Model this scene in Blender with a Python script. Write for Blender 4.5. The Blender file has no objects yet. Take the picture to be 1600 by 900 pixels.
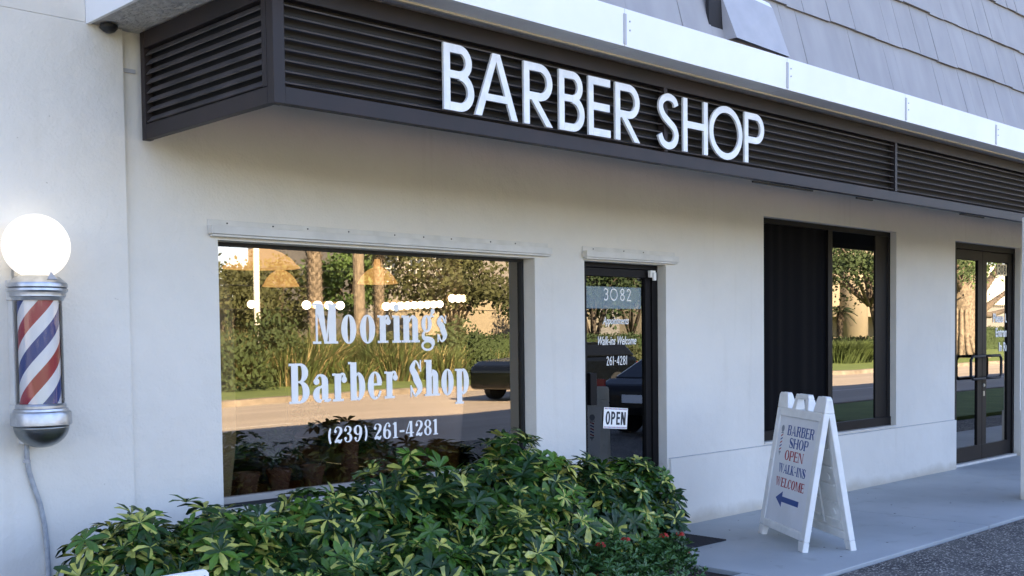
import bpy, math, random
from mathutils import Vector, Matrix
random.seed(7)
R = math.radians
sc = bpy.context.scene
COL = sc.collection

# ------------------------------------------------------------ camera, sky, sun
cam = bpy.data.cameras.new('camera')
cam.lens = 1744.5 * 36 / 1600
cam.sensor_width = 36
cam.shift_y = 150 / 1600
cam.clip_end = 2000
co = bpy.data.objects.new('camera', cam); COL.objects.link(co)
yaw, pit, rol = R(44.19), R(-2.37), R(-0.696)
fw = Vector((math.sin(yaw)*math.cos(pit), math.cos(yaw)*math.cos(pit), math.sin(pit)))
rt = Vector((math.cos(yaw), -math.sin(yaw), 0)); up = rt.cross(fw)
r2 = rt*math.cos(rol) + up*math.sin(rol); u2 = -rt*math.sin(rol) + up*math.cos(rol)
m = Matrix((r2, u2, -fw)).transposed().to_4x4(); m.translation = Vector((0, -5.67, 1.579))
co.matrix_world = m
sc.camera = co

SUN_EL, SUN_AZ = 27.0, -20.0
w = bpy.data.worlds.new('World'); sc.world = w; w.use_nodes = True
nt = w.node_tree; bg = nt.nodes['Background']
sky = nt.nodes.new('ShaderNodeTexSky'); sky.sky_type = 'NISHITA'; sky.sun_disc = False
sky.sun_elevation = R(SUN_EL); sky.sun_rotation = R(SUN_AZ); sky.air_density = 1.0; sky.dust_density = 0.3; sky.ozone_density = 2.5
tint = nt.nodes.new('ShaderNodeMix'); tint.data_type = 'RGBA'; tint.blend_type = 'MULTIPLY'; tint.inputs[0].default_value = 1.0; tint.inputs[7].default_value = (1.14, .97, 1.05, 1)
nt.links.new(sky.outputs[0], tint.inputs[6]); nt.links.new(tint.outputs[2], bg.inputs[0]); bg.inputs[1].default_value = 0.055
sl = bpy.data.lights.new('sun', 'SUN'); sl.energy = 5.0; sl.angle = R(0.5); sl.color = (1.0, 0.80, 0.56)
so = bpy.data.objects.new('sun', sl); COL.objects.link(so)
sd = Vector((math.sin(R(SUN_AZ))*math.cos(R(SUN_EL)), math.cos(R(SUN_AZ))*math.cos(R(SUN_EL)), math.sin(R(SUN_EL))))
so.rotation_euler = sd.to_track_quat('Z', 'Y').to_euler()
so.location = (0, 20, 30)
vs = sc.view_settings
sc.display_settings.display_device = 'sRGB'
vs.view_transform = 'Standard'; vs.look = 'None'; vs.gamma = 1; vs.exposure = 3.50
sc.cycles.max_bounces = 8; sc.cycles.transparent_max_bounces = 16
sc.cycles.use_denoising = True
sc.cycles.sample_clamp_indirect = 8

# ------------------------------------------------------------ materials
def newmat(name):
    mt = bpy.data.materials.new(name); mt.use_nodes = True
    return mt, mt.node_tree, mt.node_tree.nodes['Principled BSDF']
def mat(name, c, rough=.6, metal=0., var=.0, vscale=4., c2=None, bump=0., bscale=60., bdist=.004, spec=.5, coord='Object', detail=4):
    mt, t, b = newmat(name)
    b.inputs['Base Color'].default_value = (*c, 1); b.inputs['Roughness'].default_value = rough
    b.inputs['Metallic'].default_value = metal; b.inputs['Specular IOR Level'].default_value = spec
    tc = t.nodes.new('ShaderNodeTexCoord')
    if var or c2:
        n = t.nodes.new('ShaderNodeTexNoise'); n.inputs['Scale'].default_value = vscale; n.inputs['Detail'].default_value = detail
        t.links.new(tc.outputs[coord], n.inputs['Vector'])
        r = t.nodes.new('ShaderNodeValToRGB')
        e = r.color_ramp.elements; e[0].position = .35; e[1].position = .68
        d = c2 if c2 else tuple(x*(1-var) for x in c)
        e[0].color = (*d, 1); e[1].color = (*[min(1, x*(1+var*.5)) for x in c], 1)
        t.links.new(n.outputs[0], r.inputs[0]); t.links.new(r.outputs[0], b.inputs['Base Color'])
    if bump:
        n = t.nodes.new('ShaderNodeTexNoise'); n.inputs['Scale'].default_value = bscale; n.inputs['Detail'].default_value = 5
        t.links.new(tc.outputs[coord], n.inputs['Vector'])
        bp = t.nodes.new('ShaderNodeBump'); bp.inputs['Strength'].default_value = bump; bp.inputs['Distance'].default_value = bdist
        t.links.new(n.outputs[0], bp.inputs['Height']); t.links.new(bp.outputs[0], b.inputs['Normal'])
    return mt
def emat(name, c, s):
    mt, t, b = newmat(name)
    b.inputs['Base Color'].default_value = (*c, 1); b.inputs['Emission Color'].default_value = (*c, 1); b.inputs['Emission Strength'].default_value = s
    return mt
def glassmat(name, refl, tint, rc=(1, 1, 1), wob=0.0):
    mt = bpy.data.materials.new(name); mt.use_nodes = True; t = mt.node_tree; t.nodes.clear()
    o = t.nodes.new('ShaderNodeOutputMaterial'); mx = t.nodes.new('ShaderNodeMixShader')
    tr = t.nodes.new('ShaderNodeBsdfTransparent'); tr.inputs[0].default_value = (*tint, 1)
    gl = t.nodes.new('ShaderNodeBsdfGlossy'); gl.inputs['Roughness'].default_value = 0.0; gl.inputs['Color'].default_value = (*rc, 1)
    fr = t.nodes.new('ShaderNodeFresnel'); fr.inputs['IOR'].default_value = 1.5
    ma = t.nodes.new('ShaderNodeMath'); ma.operation = 'MULTIPLY_ADD'; ma.inputs[1].default_value = 1 - refl; ma.inputs[2].default_value = refl
    t.links.new(fr.outputs[0], ma.inputs[0]); t.links.new(ma.outputs[0], mx.inputs[0])
    t.links.new(tr.outputs[0], mx.inputs[1]); t.links.new(gl.outputs[0], mx.inputs[2]); t.links.new(mx.outputs[0], o.inputs[0])
    if wob:
        tc = t.nodes.new('ShaderNodeTexCoord'); n = t.nodes.new('ShaderNodeTexNoise'); n.inputs['Scale'].default_value = 1.3; n.inputs['Detail'].default_value = 0
        bp = t.nodes.new('ShaderNodeBump'); bp.inputs['Strength'].default_value = 1; bp.inputs['Distance'].default_value = wob
        t.links.new(tc.outputs['Object'], n.inputs[0]); t.links.new(n.outputs[0], bp.inputs['Height']); t.links.new(bp.outputs[0], gl.inputs['Normal'])
    return mt

def stucco(name, c, dirt=0.0):
    mt, t, b = newmat(name); b.inputs['Roughness'].default_value = .85; b.inputs['Specular IOR Level'].default_value = .25
    tc = t.nodes.new('ShaderNodeTexCoord')
    n = t.nodes.new('ShaderNodeTexNoise'); n.inputs['Scale'].default_value = 1.1; n.inputs['Detail'].default_value = 8; n.inputs['Roughness'].default_value = .62
    t.links.new(tc.outputs['Object'], n.inputs[0])
    r = t.nodes.new('ShaderNodeValToRGB'); e = r.color_ramp.elements
    e[0].position = .32; e[0].color = (*[x*.93 for x in c], 1); e[1].position = .60; e[1].color = (*c, 1)
    t.links.new(n.outputs[0], r.inputs[0])
    # sparse specks of grime
    v = t.nodes.new('ShaderNodeTexNoise'); v.inputs['Scale'].default_value = 38; v.inputs['Detail'].default_value = 3
    t.links.new(tc.outputs['Object'], v.inputs[0])
    r2_ = t.nodes.new('ShaderNodeValToRGB'); e = r2_.color_ramp.elements; e[0].position = .735; e[0].color = (1, 1, 1, 1); e[1].position = .79; e[1].color = (.62, .6, .56, 1)
    t.links.new(v.outputs[0], r2_.inputs[0])
    mx = t.nodes.new('ShaderNodeMix'); mx.data_type = 'RGBA'; mx.blend_type = 'MULTIPLY'; mx.inputs[0].default_value = .8
    t.links.new(r.outputs[0], mx.inputs[6]); t.links.new(r2_.outputs[0], mx.inputs[7])
    mp = t.nodes.new('ShaderNodeMapping'); mp.inputs['Scale'].default_value = (9, 9, .5); t.links.new(tc.outputs['Object'], mp.inputs[0])
    ns = t.nodes.new('ShaderNodeTexNoise'); ns.inputs['Scale'].default_value = 1; ns.inputs['Detail'].default_value = 5; t.links.new(mp.outputs[0], ns.inputs[0])
    rs = t.nodes.new('ShaderNodeValToRGB'); e = rs.color_ramp.elements; e[0].position = .60; e[0].color = (1, 1, 1, 1); e[1].position = .78; e[1].color = (.94, .93, .91, 1); t.links.new(ns.outputs[0], rs.inputs[0])
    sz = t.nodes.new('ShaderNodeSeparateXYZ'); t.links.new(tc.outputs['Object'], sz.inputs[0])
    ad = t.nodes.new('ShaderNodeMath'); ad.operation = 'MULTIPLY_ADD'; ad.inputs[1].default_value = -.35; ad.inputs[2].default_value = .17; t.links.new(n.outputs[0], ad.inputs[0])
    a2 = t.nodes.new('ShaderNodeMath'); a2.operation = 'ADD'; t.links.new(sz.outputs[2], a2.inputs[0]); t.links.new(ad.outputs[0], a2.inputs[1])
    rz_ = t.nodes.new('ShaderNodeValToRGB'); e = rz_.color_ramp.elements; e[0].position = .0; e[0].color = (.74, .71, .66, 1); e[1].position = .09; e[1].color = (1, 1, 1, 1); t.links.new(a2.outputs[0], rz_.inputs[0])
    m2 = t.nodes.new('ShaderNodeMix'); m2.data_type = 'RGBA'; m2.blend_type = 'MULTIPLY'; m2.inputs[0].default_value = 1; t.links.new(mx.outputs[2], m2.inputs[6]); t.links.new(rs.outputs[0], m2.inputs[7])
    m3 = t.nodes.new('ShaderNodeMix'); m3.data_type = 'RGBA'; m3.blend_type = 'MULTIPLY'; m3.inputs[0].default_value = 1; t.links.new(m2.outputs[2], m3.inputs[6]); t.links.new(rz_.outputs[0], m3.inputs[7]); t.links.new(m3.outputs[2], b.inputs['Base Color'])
    nb = t.nodes.new('ShaderNodeTexNoise'); nb.inputs['Scale'].default_value = 70; nb.inputs['Detail'].default_value = 6
    nc = t.nodes.new('ShaderNodeTexNoise'); nc.inputs['Scale'].default_value = 7; nc.inputs['Detail'].default_value = 3
    t.links.new(tc.outputs['Object'], nb.inputs[0]); t.links.new(tc.outputs['Object'], nc.inputs[0])
    b1 = t.nodes.new('ShaderNodeBump'); b1.inputs['Strength'].default_value = .6; b1.inputs['Distance'].default_value = .004
    b2 = t.nodes.new('ShaderNodeBump'); b2.inputs['Strength'].default_value = .7; b2.inputs['Distance'].default_value = .016
    t.links.new(nb.outputs[0], b1.inputs['Height']); t.links.new(nc.outputs[0], b2.inputs['Height'])
    t.links.new(b2.outputs[0], b1.inputs['Normal']); t.links.new(b1.outputs[0], b.inputs['Normal'])
    return mt

M = {}
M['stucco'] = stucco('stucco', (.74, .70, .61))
M['soffit'] = mat('soffit', (.56, .54, .50), .9, bump=.9, bscale=26, bdist=.03, c2=(.46, .45, .42), vscale=9)
M['fascia'] = mat('fascia', (.83, .84, .83), .45, c2=(.78, .79, .79), vscale=2.5)
M['cream'] = mat('cream', (.62, .55, .42), .6)
M['bronze'] = mat('bronze', (.032, .023, .022), .5, spec=.25, c2=(.022, .019, .019), vscale=3)
M['bronze_slat'] = mat('bronze_slat', (.10, .085, .08), .5, spec=.3, c2=(.05, .046, .044), vscale=5)
M['back'] = mat('louvre_backing', (.018, .017, .018), .8)
M['letter'] = mat('letter_white', (.82, .82, .79), .35, c2=(.70, .71, .69), vscale=14)
M['shingle'] = None
M['flash'] = mat('flashing', (.44, .44, .45), .5, c2=(.38, .38, .39), vscale=5)
M['vinyl'] = mat('vinyl_white', (.96, .92, .83), .6)
M['frame'] = mat('dark_frame', (.008, .007, .007), .5, spec=.15)
M['gasket'] = mat('gasket', (.012, .012, .012), .6)
M['rail'] = mat('painted_rail', (.68, .655, .59), .5, c2=(.58, .56, .50), vscale=8)
M['jambtan'] = mat('inner_jamb', (.42, .38, .32), .6)
M['walk_'] = mat('walkway_paint', (.30, .325, .325), .62, c2=(.24, .26, .265), vscale=1.7, bump=.3, bscale=90, bdist=.003, detail=8)
def walkmat():
    mt, t, b = newmat('painted_concrete'); b.inputs['Roughness'].default_value = .6
    tc = t.nodes.new('ShaderNodeTexCoord')
    def ramp(scale, det, p0, c0, p1, c1, tex='noise'):
        n = t.nodes.new('ShaderNodeTexNoise'); n.inputs['Scale'].default_value = scale; n.inputs['Detail'].default_value = det; t.links.new(tc.outputs['Object'], n.inputs[0])
        q = t.nodes.new('ShaderNodeValToRGB'); e = q.color_ramp.elements; e[0].position = p0; e[0].color = (*c0, 1); e[1].position = p1; e[1].color = (*c1, 1); t.links.new(n.outputs[0], q.inputs[0]); return q
    a = ramp(.9, 9, .35, (.32, .345, .345), .66, (.42, .445, .44)); c = ramp(46, 2, .73, (1, 1, 1), .78, (.45, .42, .38)); d = ramp(5, 8, .60, (1, 1, 1), .74, (.82, .81, .79))
    m1 = t.nodes.new('ShaderNodeMix'); m2 = t.nodes.new('ShaderNodeMix')
    for q in (m1, m2): q.data_type = 'RGBA'; q.blend_type = 'MULTIPLY'; q.inputs[0].default_value = 1
    t.links.new(a.outputs[0], m1.inputs[6]); t.links.new(c.outputs[0], m1.inputs[7]); t.links.new(m1.outputs[2], m2.inputs[6]); t.links.new(d.outputs[0], m2.inputs[7]); t.links.new(m2.outputs[2], b.inputs['Base Color'])
    n = t.nodes.new('ShaderNodeTexNoise'); n.inputs['Scale'].default_value = 90; n.inputs['Detail'].default_value = 5; t.links.new(tc.outputs['Object'], n.inputs[0])
    bp = t.nodes.new('ShaderNodeBump'); bp.inputs['Strength'].default_value = .4; bp.inputs['Distance'].default_value = .003; t.links.new(n.outputs[0], bp.inputs['Height']); t.links.new(bp.outputs[0], b.inputs['Normal'])
    return mt
M['walk'] = walkmat()
M['steel'] = mat('weathered_steel', (.50, .51, .52), .34, metal=.9, c2=(.36, .37, .38), vscale=22, bump=.15, bscale=80)
M['steel_dark'] = mat('dull_steel', (.27, .28, .27), .3, metal=.9, c2=(.16, .17, .165), vscale=9)
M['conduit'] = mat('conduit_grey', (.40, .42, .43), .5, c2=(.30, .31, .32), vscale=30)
M['plastic'] = mat('white_plastic', (.93, .92, .87), .38, c2=(.80, .79, .73), vscale=7, detail=9)
M['sheet'] = mat('sign_sheet', (.86, .86, .86), .45, c2=(.80, .80, .79), vscale=5)
M['blue'] = mat('print_blue', (.006, .055, .26), .5)
M['red'] = mat('print_red', (.36, .008, .015), .5)
M['black'] = mat('print_black', (.012, .012, .014), .5)
M['grey'] = mat('print_grey', (.25, .27, .3), .5)
M['rubber'] = mat('rubber_mat', (.022, .022, .025), .85)
M['mulch'] = mat('mulch', (.05, .033, .022), .95, c2=(.02, .014, .01), vscale=30, bump=.8, bscale=40, bdist=.03)
M['g1'] = mat('leaf_green', (.022, .060, .007), .42, spec=.35, c2=(.011, .036, .009), vscale=6)
M['g2'] = mat('leaf_light', (.085, .175, .012), .42, spec=.35, c2=(.028, .08, .014), vscale=6)
M['g3'] = mat('leaf_cream', (.56, .52, .10), .38, c2=(.22, .26, .05), vscale=20)
M['stem'] = mat('stem_tan', (.22, .19, .08), .7)
M['redflower'] = mat('red_petals', (.45, .03, .02), .5)
M['ixleaf'] = mat('ixora_leaf', (.035, .10, .022), .35, c2=(.06, .13, .03), vscale=5)

# ------------------------------------------------------------ mesh helpers
class MB:
    def __init__(s): s.v = []; s.f = []; s.mi = []; s.cur = 0
    def add(s, vs_, fs):
        o = len(s.v); s.v += [tuple(q) for q in vs_]
        for f in fs: s.f.append(tuple(i+o for i in f)); s.mi.append(s.cur)
    def box(s, x0, x1, y0, y1, z0, z1, T=None):
        x0, x1 = min(x0, x1), max(x0, x1); y0, y1 = min(y0, y1), max(y0, y1); z0, z1 = min(z0, z1), max(z0, z1)
        p = [(x0,y0,z0),(x1,y0,z0),(x1,y1,z0),(x0,y1,z0),(x0,y0,z1),(x1,y0,z1),(x1,y1,z1),(x0,y1,z1)]
        if T: p = [T(q) for q in p]
        s.add(p, [(0,3,2,1),(4,5,6,7),(0,1,5,4),(1,2,6,5),(2,3,7,6),(3,0,4,7)]); return s
    def quad(s, a, b, c, d): s.add([a, b, c, d], [(0,1,2,3)]); return s
    def tube(s, pts, rad, n=10, cap=True):
        pts = [Vector(p) for p in pts]; rad = rad if isinstance(rad, (list, tuple)) else [rad]*len(pts)
        o = len(s.v); d0 = (pts[1]-pts[0]).normalized(); a = d0.orthogonal().normalized()
        for i, p in enumerate(pts):
            d = (pts[min(i+1, len(pts)-1)] - pts[max(i-1, 0)]).normalized()
            a = (a - d*a.dot(d)).normalized(); b = d.cross(a)
            for k in range(n):
                t_ = 2*math.pi*k/n; s.v.append(tuple(p + (a*math.cos(t_)+b*math.sin(t_))*rad[i]))
        for i in range(len(pts)-1):
            for k in range(n):
                k2 = (k+1) % n; s.f.append((o+i*n+k, o+i*n+k2, o+(i+1)*n+k2, o+(i+1)*n+k)); s.mi.append(s.cur)
        if cap:
            s.f.append(tuple(o+k for k in range(n))[::-1]); s.mi.append(s.cur)
            s.f.append(tuple(o+(len(pts)-1)*n+k for k in range(n))); s.mi.append(s.cur)
        return s
    def lathe(s, c, prof, n=40, T=None):
        o = len(s.v)
        for r_, z in prof:
            for k in range(n):
                t_ = 2*math.pi*k/n; q = (c[0]+r_*math.cos(t_), c[1]+r_*math.sin(t_), c[2]+z); s.v.append(T(q) if T else q)
        for i in range(len(prof)-1):
            for k in range(n):
                k2 = (k+1) % n; s.f.append((o+i*n+k, o+i*n+k2, o+(i+1)*n+k2, o+(i+1)*n+k)); s.mi.append(s.cur)
        s.f.append(tuple(o+k for k in range(n))[::-1]); s.mi.append(s.cur)
        s.f.append(tuple(o+(len(prof)-1)*n+k for k in range(n))); s.mi.append(s.cur)
        return s
    def prism(s, poly, T, d0, d1):
        # poly: list of 2D points, T maps (x, depth, z) to world
        n = len(poly); p = [T((x, d0, z)) for x, z in poly] + [T((x, d1, z)) for x, z in poly]
        f = [tuple(range(n)), tuple(range(2*n-1, n-1, -1))] + [(i, i+n, (i+1) % n+n, (i+1) % n) for i in range(n)]
        s.add(p, f); return s
    def strip(s, L, Rr, T, d0, d1):
        n = len(L); p = []
        for i in range(n):
            p += [T((L[i][0], d0, L[i][1])), T((Rr[i][0], d0, Rr[i][1])), T((L[i][0], d1, L[i][1])), T((Rr[i][0], d1, Rr[i][1]))]
        f = []
        for i in range(n-1):
            a = 4*i; b = a+4
            f += [(a, a+1, b+1, b), (a+2, b+2, b+3, a+3), (a, b, b+2, a+2), (a+1, a+3, b+3, b+1)]
        f += [(0, 2, 3, 1), (4*n-4, 4*n-3, 4*n-1, 4*n-2)]
        s.add(p, f); return s
    def build(s, name, m_, parent=None, smooth=False, bevel=0, seg=2, loc=None):
        me = bpy.data.meshes.new(name); vv = s.v
        if loc: vv = [(a-loc[0], b-loc[1], c-loc[2]) for a, b, c in vv]
        me.from_pydata(vv, [], s.f)
        ms = m_ if isinstance(m_, (list, tuple)) else [m_]
        for q in ms: me.materials.append(M[q] if isinstance(q, str) else q)
        if len(ms) > 1: me.polygons.foreach_set('material_index', s.mi)
        if smooth: me.polygons.foreach_set('use_smooth', [True]*len(me.polygons))
        me.update()
        o = bpy.data.objects.new(name, me); COL.objects.link(o)
        if parent: o.parent = parent
        elif loc: o.location = loc
        if bevel:
            b = o.modifiers.new('bevel', 'BEVEL'); b.width = bevel; b.segments = seg; b.limit_method = 'ANGLE'; b.angle_limit = R(40)
        return o
def fixn(o):
    import bmesh
    bm = bmesh.new(); bm.from_mesh(o.data); bmesh.ops.recalc_face_normals(bm, faces=bm.faces); bm.to_mesh(o.data); bm.free()
    return o
def empty(name, label, cat, group=None, loc=(0, 0, 0)):
    o = bpy.data.objects.new(name, None); COL.objects.link(o); o.location = loc; o.empty_display_size = .1
    return tag(o, label, cat, group)
def tag(o, label, cat, group=None, kind=None):
    o['label'] = label; o['category'] = cat
    if group: o['group'] = group
    if kind: o['kind'] = kind
    return o
def struct(o): o['kind'] = 'structure'; return o
def sharp(o, ang=35):
    me = o.data
    me.polygons.foreach_set('use_smooth', [True]*len(me.polygons))
    me.set_sharp_from_angle(angle=R(ang)); return o

# ------------------------------------------------------------ lettering (hand drawn strokes)
def ell(cx, cy, rx, ry, a0, a1, tx, ty, n=None):
    n = n or max(8, int(abs(a1-a0)/9)); L = []; Q = []
    for i in range(n+1):
        a = R(a0+(a1-a0)*i/n); c, s_ = math.cos(a), math.sin(a)
        L.append((cx+rx*c, cy+ry*s_)); Q.append((cx+(rx-tx)*c, cy+(ry-ty)*s_))
    return ('S', L, Q)
def rect(x0, x1, y0, y1): return ('P', [(x0,y0),(x1,y0),(x1,y1),(x0,y1)])
def diag(x0, y0, x1, y1, wd): return ('P', [(x0,y0),(x0+wd,y0),(x1+wd,y1),(x1,y1)])
def dot(cx, cy, rx, ry=None):
    ry = ry or rx; return ('P', [(cx+rx*math.cos(k*math.pi/8), cy+ry*math.sin(k*math.pi/8)) for k in range(16)])
def sp(pts, sub=6):
    P = [Vector(p) for p in pts]; out = []
    for i in range(len(P)-1):
        a, b, c, d = P[max(i-1, 0)], P[i], P[i+1], P[min(i+2, len(P)-1)]
        for k in range(sub):
            t_ = k/sub; out.append(.5*((2*b)+(c-a)*t_+(2*a-5*b+4*c-d)*t_*t_+(3*b-a-3*c+d)*t_**3))
    out.append(P[-1]); L = []; Q = []
    for i, p in enumerate(out):
        d = out[min(i+1, len(out)-1)]-out[max(i-1, 0)]; n = Vector((-d.y, d.x)).normalized()
        L.append((p.x+n.x*p.z/2, p.y+n.y*p.z/2)); Q.append((p.x-n.x*p.z/2, p.y-n.y*p.z/2))
    return ('S', L, Q)
def sans(ch, W, t=.128):
    H = 1.0
    if ch == 'B': return [rect(0,t,0,1), rect(t*.9,W-.27,1-t,1), rect(t*.9,W-.27,.49,.49+t*.9), ell(W-.29,.745,.25,.255,-90,90,t,t*.95), rect(t*.9,W-.29,0,t), ell(W-.30,.3,.30,.3,-90,90,t,t)]
    if ch == 'A': return [('P', [(0,0),(t*1.1,0),(W/2+.02,.93),(W/2+t*.62,1),(W/2-t*.62,1)]), ('P', [(W,0),(W-t*1.1,0),(W/2-.02,.93),(W/2-t*.5,1),(W/2+t*.62,1)]), rect(.2,W-.2,.25,.25+t*.85)]
    if ch in 'RP':
        g = [rect(0,t,0,1), rect(t*.9,W-.29,1-t,1), rect(t*.9,W-.29,.40,.40+t), ell(W-.30,.70,.30,.30,-90,90,t,t)]
        if ch == 'R': g.append(diag(W-t*1.15,0,t*1.25,.42,t*1.15))
        return g
    if ch == 'E': return [rect(0,t,0,1), rect(t*.9,W,1-t,1), rect(t*.9,W-.02,.44,.44+t), rect(t*.9,W,0,t)]
    if ch == 'H': return [rect(0,t,0,1), rect(W-t,W,0,1), rect(t*.9,W-t*.9,.45,.45+t)]
    if ch == 'O': return [ell(W/2,.5,W/2,.52,0,360,t,t,44)]
    if ch == 'S': return [sp([(W-.07,.80,t),(W-.13,.90,t),(W/2,.945,t),(.13,.87,t),(.08,.74,t),(.16,.60,t),(W/2,.50,t*1.05),(W-.13,.39,t),(W-.07,.25,t),(W-.14,.11,t),(W/2,.05,t),(.14,.10,t),(.05,.24,t)])]
    if ch == 'N': return [rect(0,t,0,1), rect(W-t,W,0,1), diag(W-t*1.3,0,0,1,t*1.3)]
    if ch == '3': return [sp([(.06,.82,t),(.14,.92,t),(W/2,.95,t),(W-.12,.88,t),(W-.08,.74,t),(W-.14,.6,t),(W*.45,.53,t)]), sp([(W*.45,.53,t),(W-.12,.46,t),(W-.06,.28,t),(W-.13,.12,t),(W/2,.05,t),(.13,.09,t),(.05,.2,t)])]
    if ch == '0': return [ell(W/2,.5,W/2,.5,0,360,t,t,36)]
    if ch == '8': return [ell(W/2,.75,W*.43,.25,0,360,t,t,28), ell(W/2,.27,W/2,.27,0,360,t,t,28)]
    if ch == '2': return [sp([(.07,.74,t),(.12,.88,t),(W/2,.95,t),(W-.1,.86,t),(W-.08,.68,t),(W-.22,.42,t),(.1,.06,t)]), rect(.03,W,0,t)]
    if ch == '6': return [ell(W/2,.3,W/2,.3,0,360,t,t,28), sp([(t/2,.3,t),(t*.7,.6,t),(W*.75,.97,t)])]
    if ch == '1': return [rect(W/2-t/2,W/2+t/2,0,1), diag(.0,.78,W/2-t/2,.96,t)]
    if ch == '4': return [rect(W*.68,W*.68+t,0,1), rect(0,W,.25,.25+t*.8), diag(0,.27,W*.66,.98,t)]
    if ch == '-': return [rect(0,W,.42,.42+t)]
    return []
def fat(ch, W, k=.195, s=.060):
    X = .72; a = .04        # x height, serif overhang
    def stem(x, y0, y1, w_=k): return rect(x, x+w_, y0, y1)
    def ser(x, y, w_=k, l=.06, r_=.06): return rect(x-l, x+w_+r_, y, y+s)
    if ch == 'M': return [stem(W-.06-k*1.1,.02,.98,k*1.15), rect(.09,.09+s,.02,.98), ('P', [(.09,.98),(.09+k*1.2,.98),(W*.5+.05,0),(W*.5-.03,0)]), ('P', [(W-.06-k,.98),(W-.06-k*.7,.98),(W*.5+.05,0),(W*.5,0)]), ser(.09,0,s,.09,.1), ser(W-.06-k*1.1,0,k*1.15,.05,.06), rect(0,.09+k,1-s,1), rect(W-.1-k,W,1-s,1)]
    if ch == 'B': return [stem(.07,.02,.98), rect(0,W-.25,1-s,1), rect(.1,W-.25,.51,.51+s*.9), rect(0,W-.27,0,s), ell(W-.27,.76,.235,.24,-90,90,k*.95,s), ell(W-.29,.28,.29,.28,-90,90,k*1.05,s)]
    if ch == 'P': return [stem(.06,.02,.98), rect(0,W-.25,1-s,1), rect(.1,W-.25,.42,.42+s), ser(.06,0), ell(W-.26,.71,.26,.29,-90,90,k,s)]
    if ch == 'R': return [stem(.06,.02,.98), rect(0,W-.27,1-s,1), rect(.1,W-.25,.48,.48+s), ser(.06,0,k,.06,.05), ell(W-.31,.74,.25,.26,-90,90,k*.95,s), sp([(W*.48,.5,s),(W*.66,.42,k*.8),(W-.17,.12,k*.8),(W-.04,.03,s)])]
    if ch == 'E': return [stem(.06,.02,.98), rect(0,W-.03,1-s,1), rect(0,W-.02,0,s), rect(.1,W-.16,.48,.48+s), ('P', [(W-.12,1),(W-.03,1),(W-.03,.72)]), ('P', [(W-.14,0),(W,.30),(W,0)]), rect(W-.2,W-.16,.38,.63)]
    if ch == 'L': return [stem(.06,.02,.98), ser(.06,1-s,k,.06,.08), rect(0,W-.02,0,s), ('P', [(W-.15,0),(W,.34),(W,0)])]
    if ch == 'H': return [stem(.06,.02,.98), stem(W-.06-k,.02,.98), rect(.1,W-.1,.48,.48+s)] + [ser(x,y) for x in (.06,W-.06-k) for y in (0,1-s)]
    if ch == 'I': return [stem(W/2-k/2,.02,.98), ser(W/2-k/2,0), ser(W/2-k/2,1-s)]
    if ch == 'N': return [rect(.07,.07+s,.02,.98), rect(W-.07-s,W-.07,.0,.98), ('P', [(.05,1),(.05+k*1.2,1),(W-.07,.0),(W-.07-k*.6,0)]), ser(.07,0,s,.07,.07), ser(W-.07-s,1-s,s,.07,.07)]
    if ch == 'A': return [('P', [(W-.05-k*1.1,0),(W-.05,0),(W*.5+.03,1),(W*.5-.05,1)]), ('P', [(.08,0),(.08+s,0),(W*.5+.01,1),(W*.5-.05,1)]), rect(.17,W-.25,.28,.28+s), rect(0,.22,0,s), rect(W-.12-k,W,0,s)]
    if ch == 'W': return [('P', [(.04,1),(.04+k,1),(W*.33+.02,0),(W*.33-.05,0)]), ('P', [(W*.33,0),(W*.33+s*.4,0),(W*.56,1),(W*.5,1)]), ('P', [(W*.40,1),(W*.40+k,1),(W*.72+.01,0),(W*.72-.05,0)]), ('P', [(W*.70,0),(W*.70+s*.5,0),(W-.05,1),(W-.05-s,1)]), rect(0,.04+k+.04,1-s,1), rect(W*.36,W*.44+k,1-s,1), rect(W-.17,W,1-s,1)]
    if ch == 'K': return [stem(.06,.02,.98), ser(.06,0), ser(.06,1-s), ('P', [(.2,.36),(.2,.44),(W-.08,1),(W-.15,1)]), ('P', [(W-.06-k*1.1,0),(W-.04,0),(.38,.62),(.3,.50)]), rect(W-.24,W,1-s,1), rect(W-.1-k,W,0,s)]
    if ch == 'O': return [ell(W/2,.5,W/2,.515,0,360,k*1.05,s*.8,40)]
    if ch == 'C': return [ell(W/2,.5,W/2,.515,55,305,k*1.05,s*.8,34), rect(W-.07,W-.03,.64,1), ell(W/2,.5,W/2,.515,305,330,s*1.2,s*.8,6), ell(W/2,.5,W/2,.515,30,55,s*1.6,s*1.2,6)]
    if ch == 'S': return [sp([(W-.10,.76,s),(W-.16,.9,s),(W*.48,.975,s*.9),(.15,.90,k*.6),(.10,.76,k*.95),(.2,.60,k*1.05),(W*.55,.46,k*1.15),(W-.12,.32,k*1.05),(W-.10,.18,k*.8),(W-.22,.06,k*.4),(W*.45,.025,s*.9),(.15,.09,s),(.07,.26,s)]), rect(W-.09,W-.045,.68,1), rect(.03,.075,0,.32)]
    if ch == 'o': return [ell(W/2,X/2,W/2,X/2+.012,0,360,k*.98,s*.75,40)]
    if ch == 'r': return [stem(.07,.02,X-.01), rect(0,.1,X-s,X), ser(.07,0,k,.07,.08), sp([(.07+k*.9,.5,s*.7),(W*.60,X-.04,s),(W*.78,X-.035,s*1.2),(W-.08,X-.10,s*1.5)]), dot(W-.085,X-.17,.085,.085)]
    if ch == 'i': return [stem(W/2-k/2,.02,X-.01), rect(0,W*.4,X-s,X), ser(W/2-k/2,0,k,.05,.05), dot(W/2,.92,.1,.1)]
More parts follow.
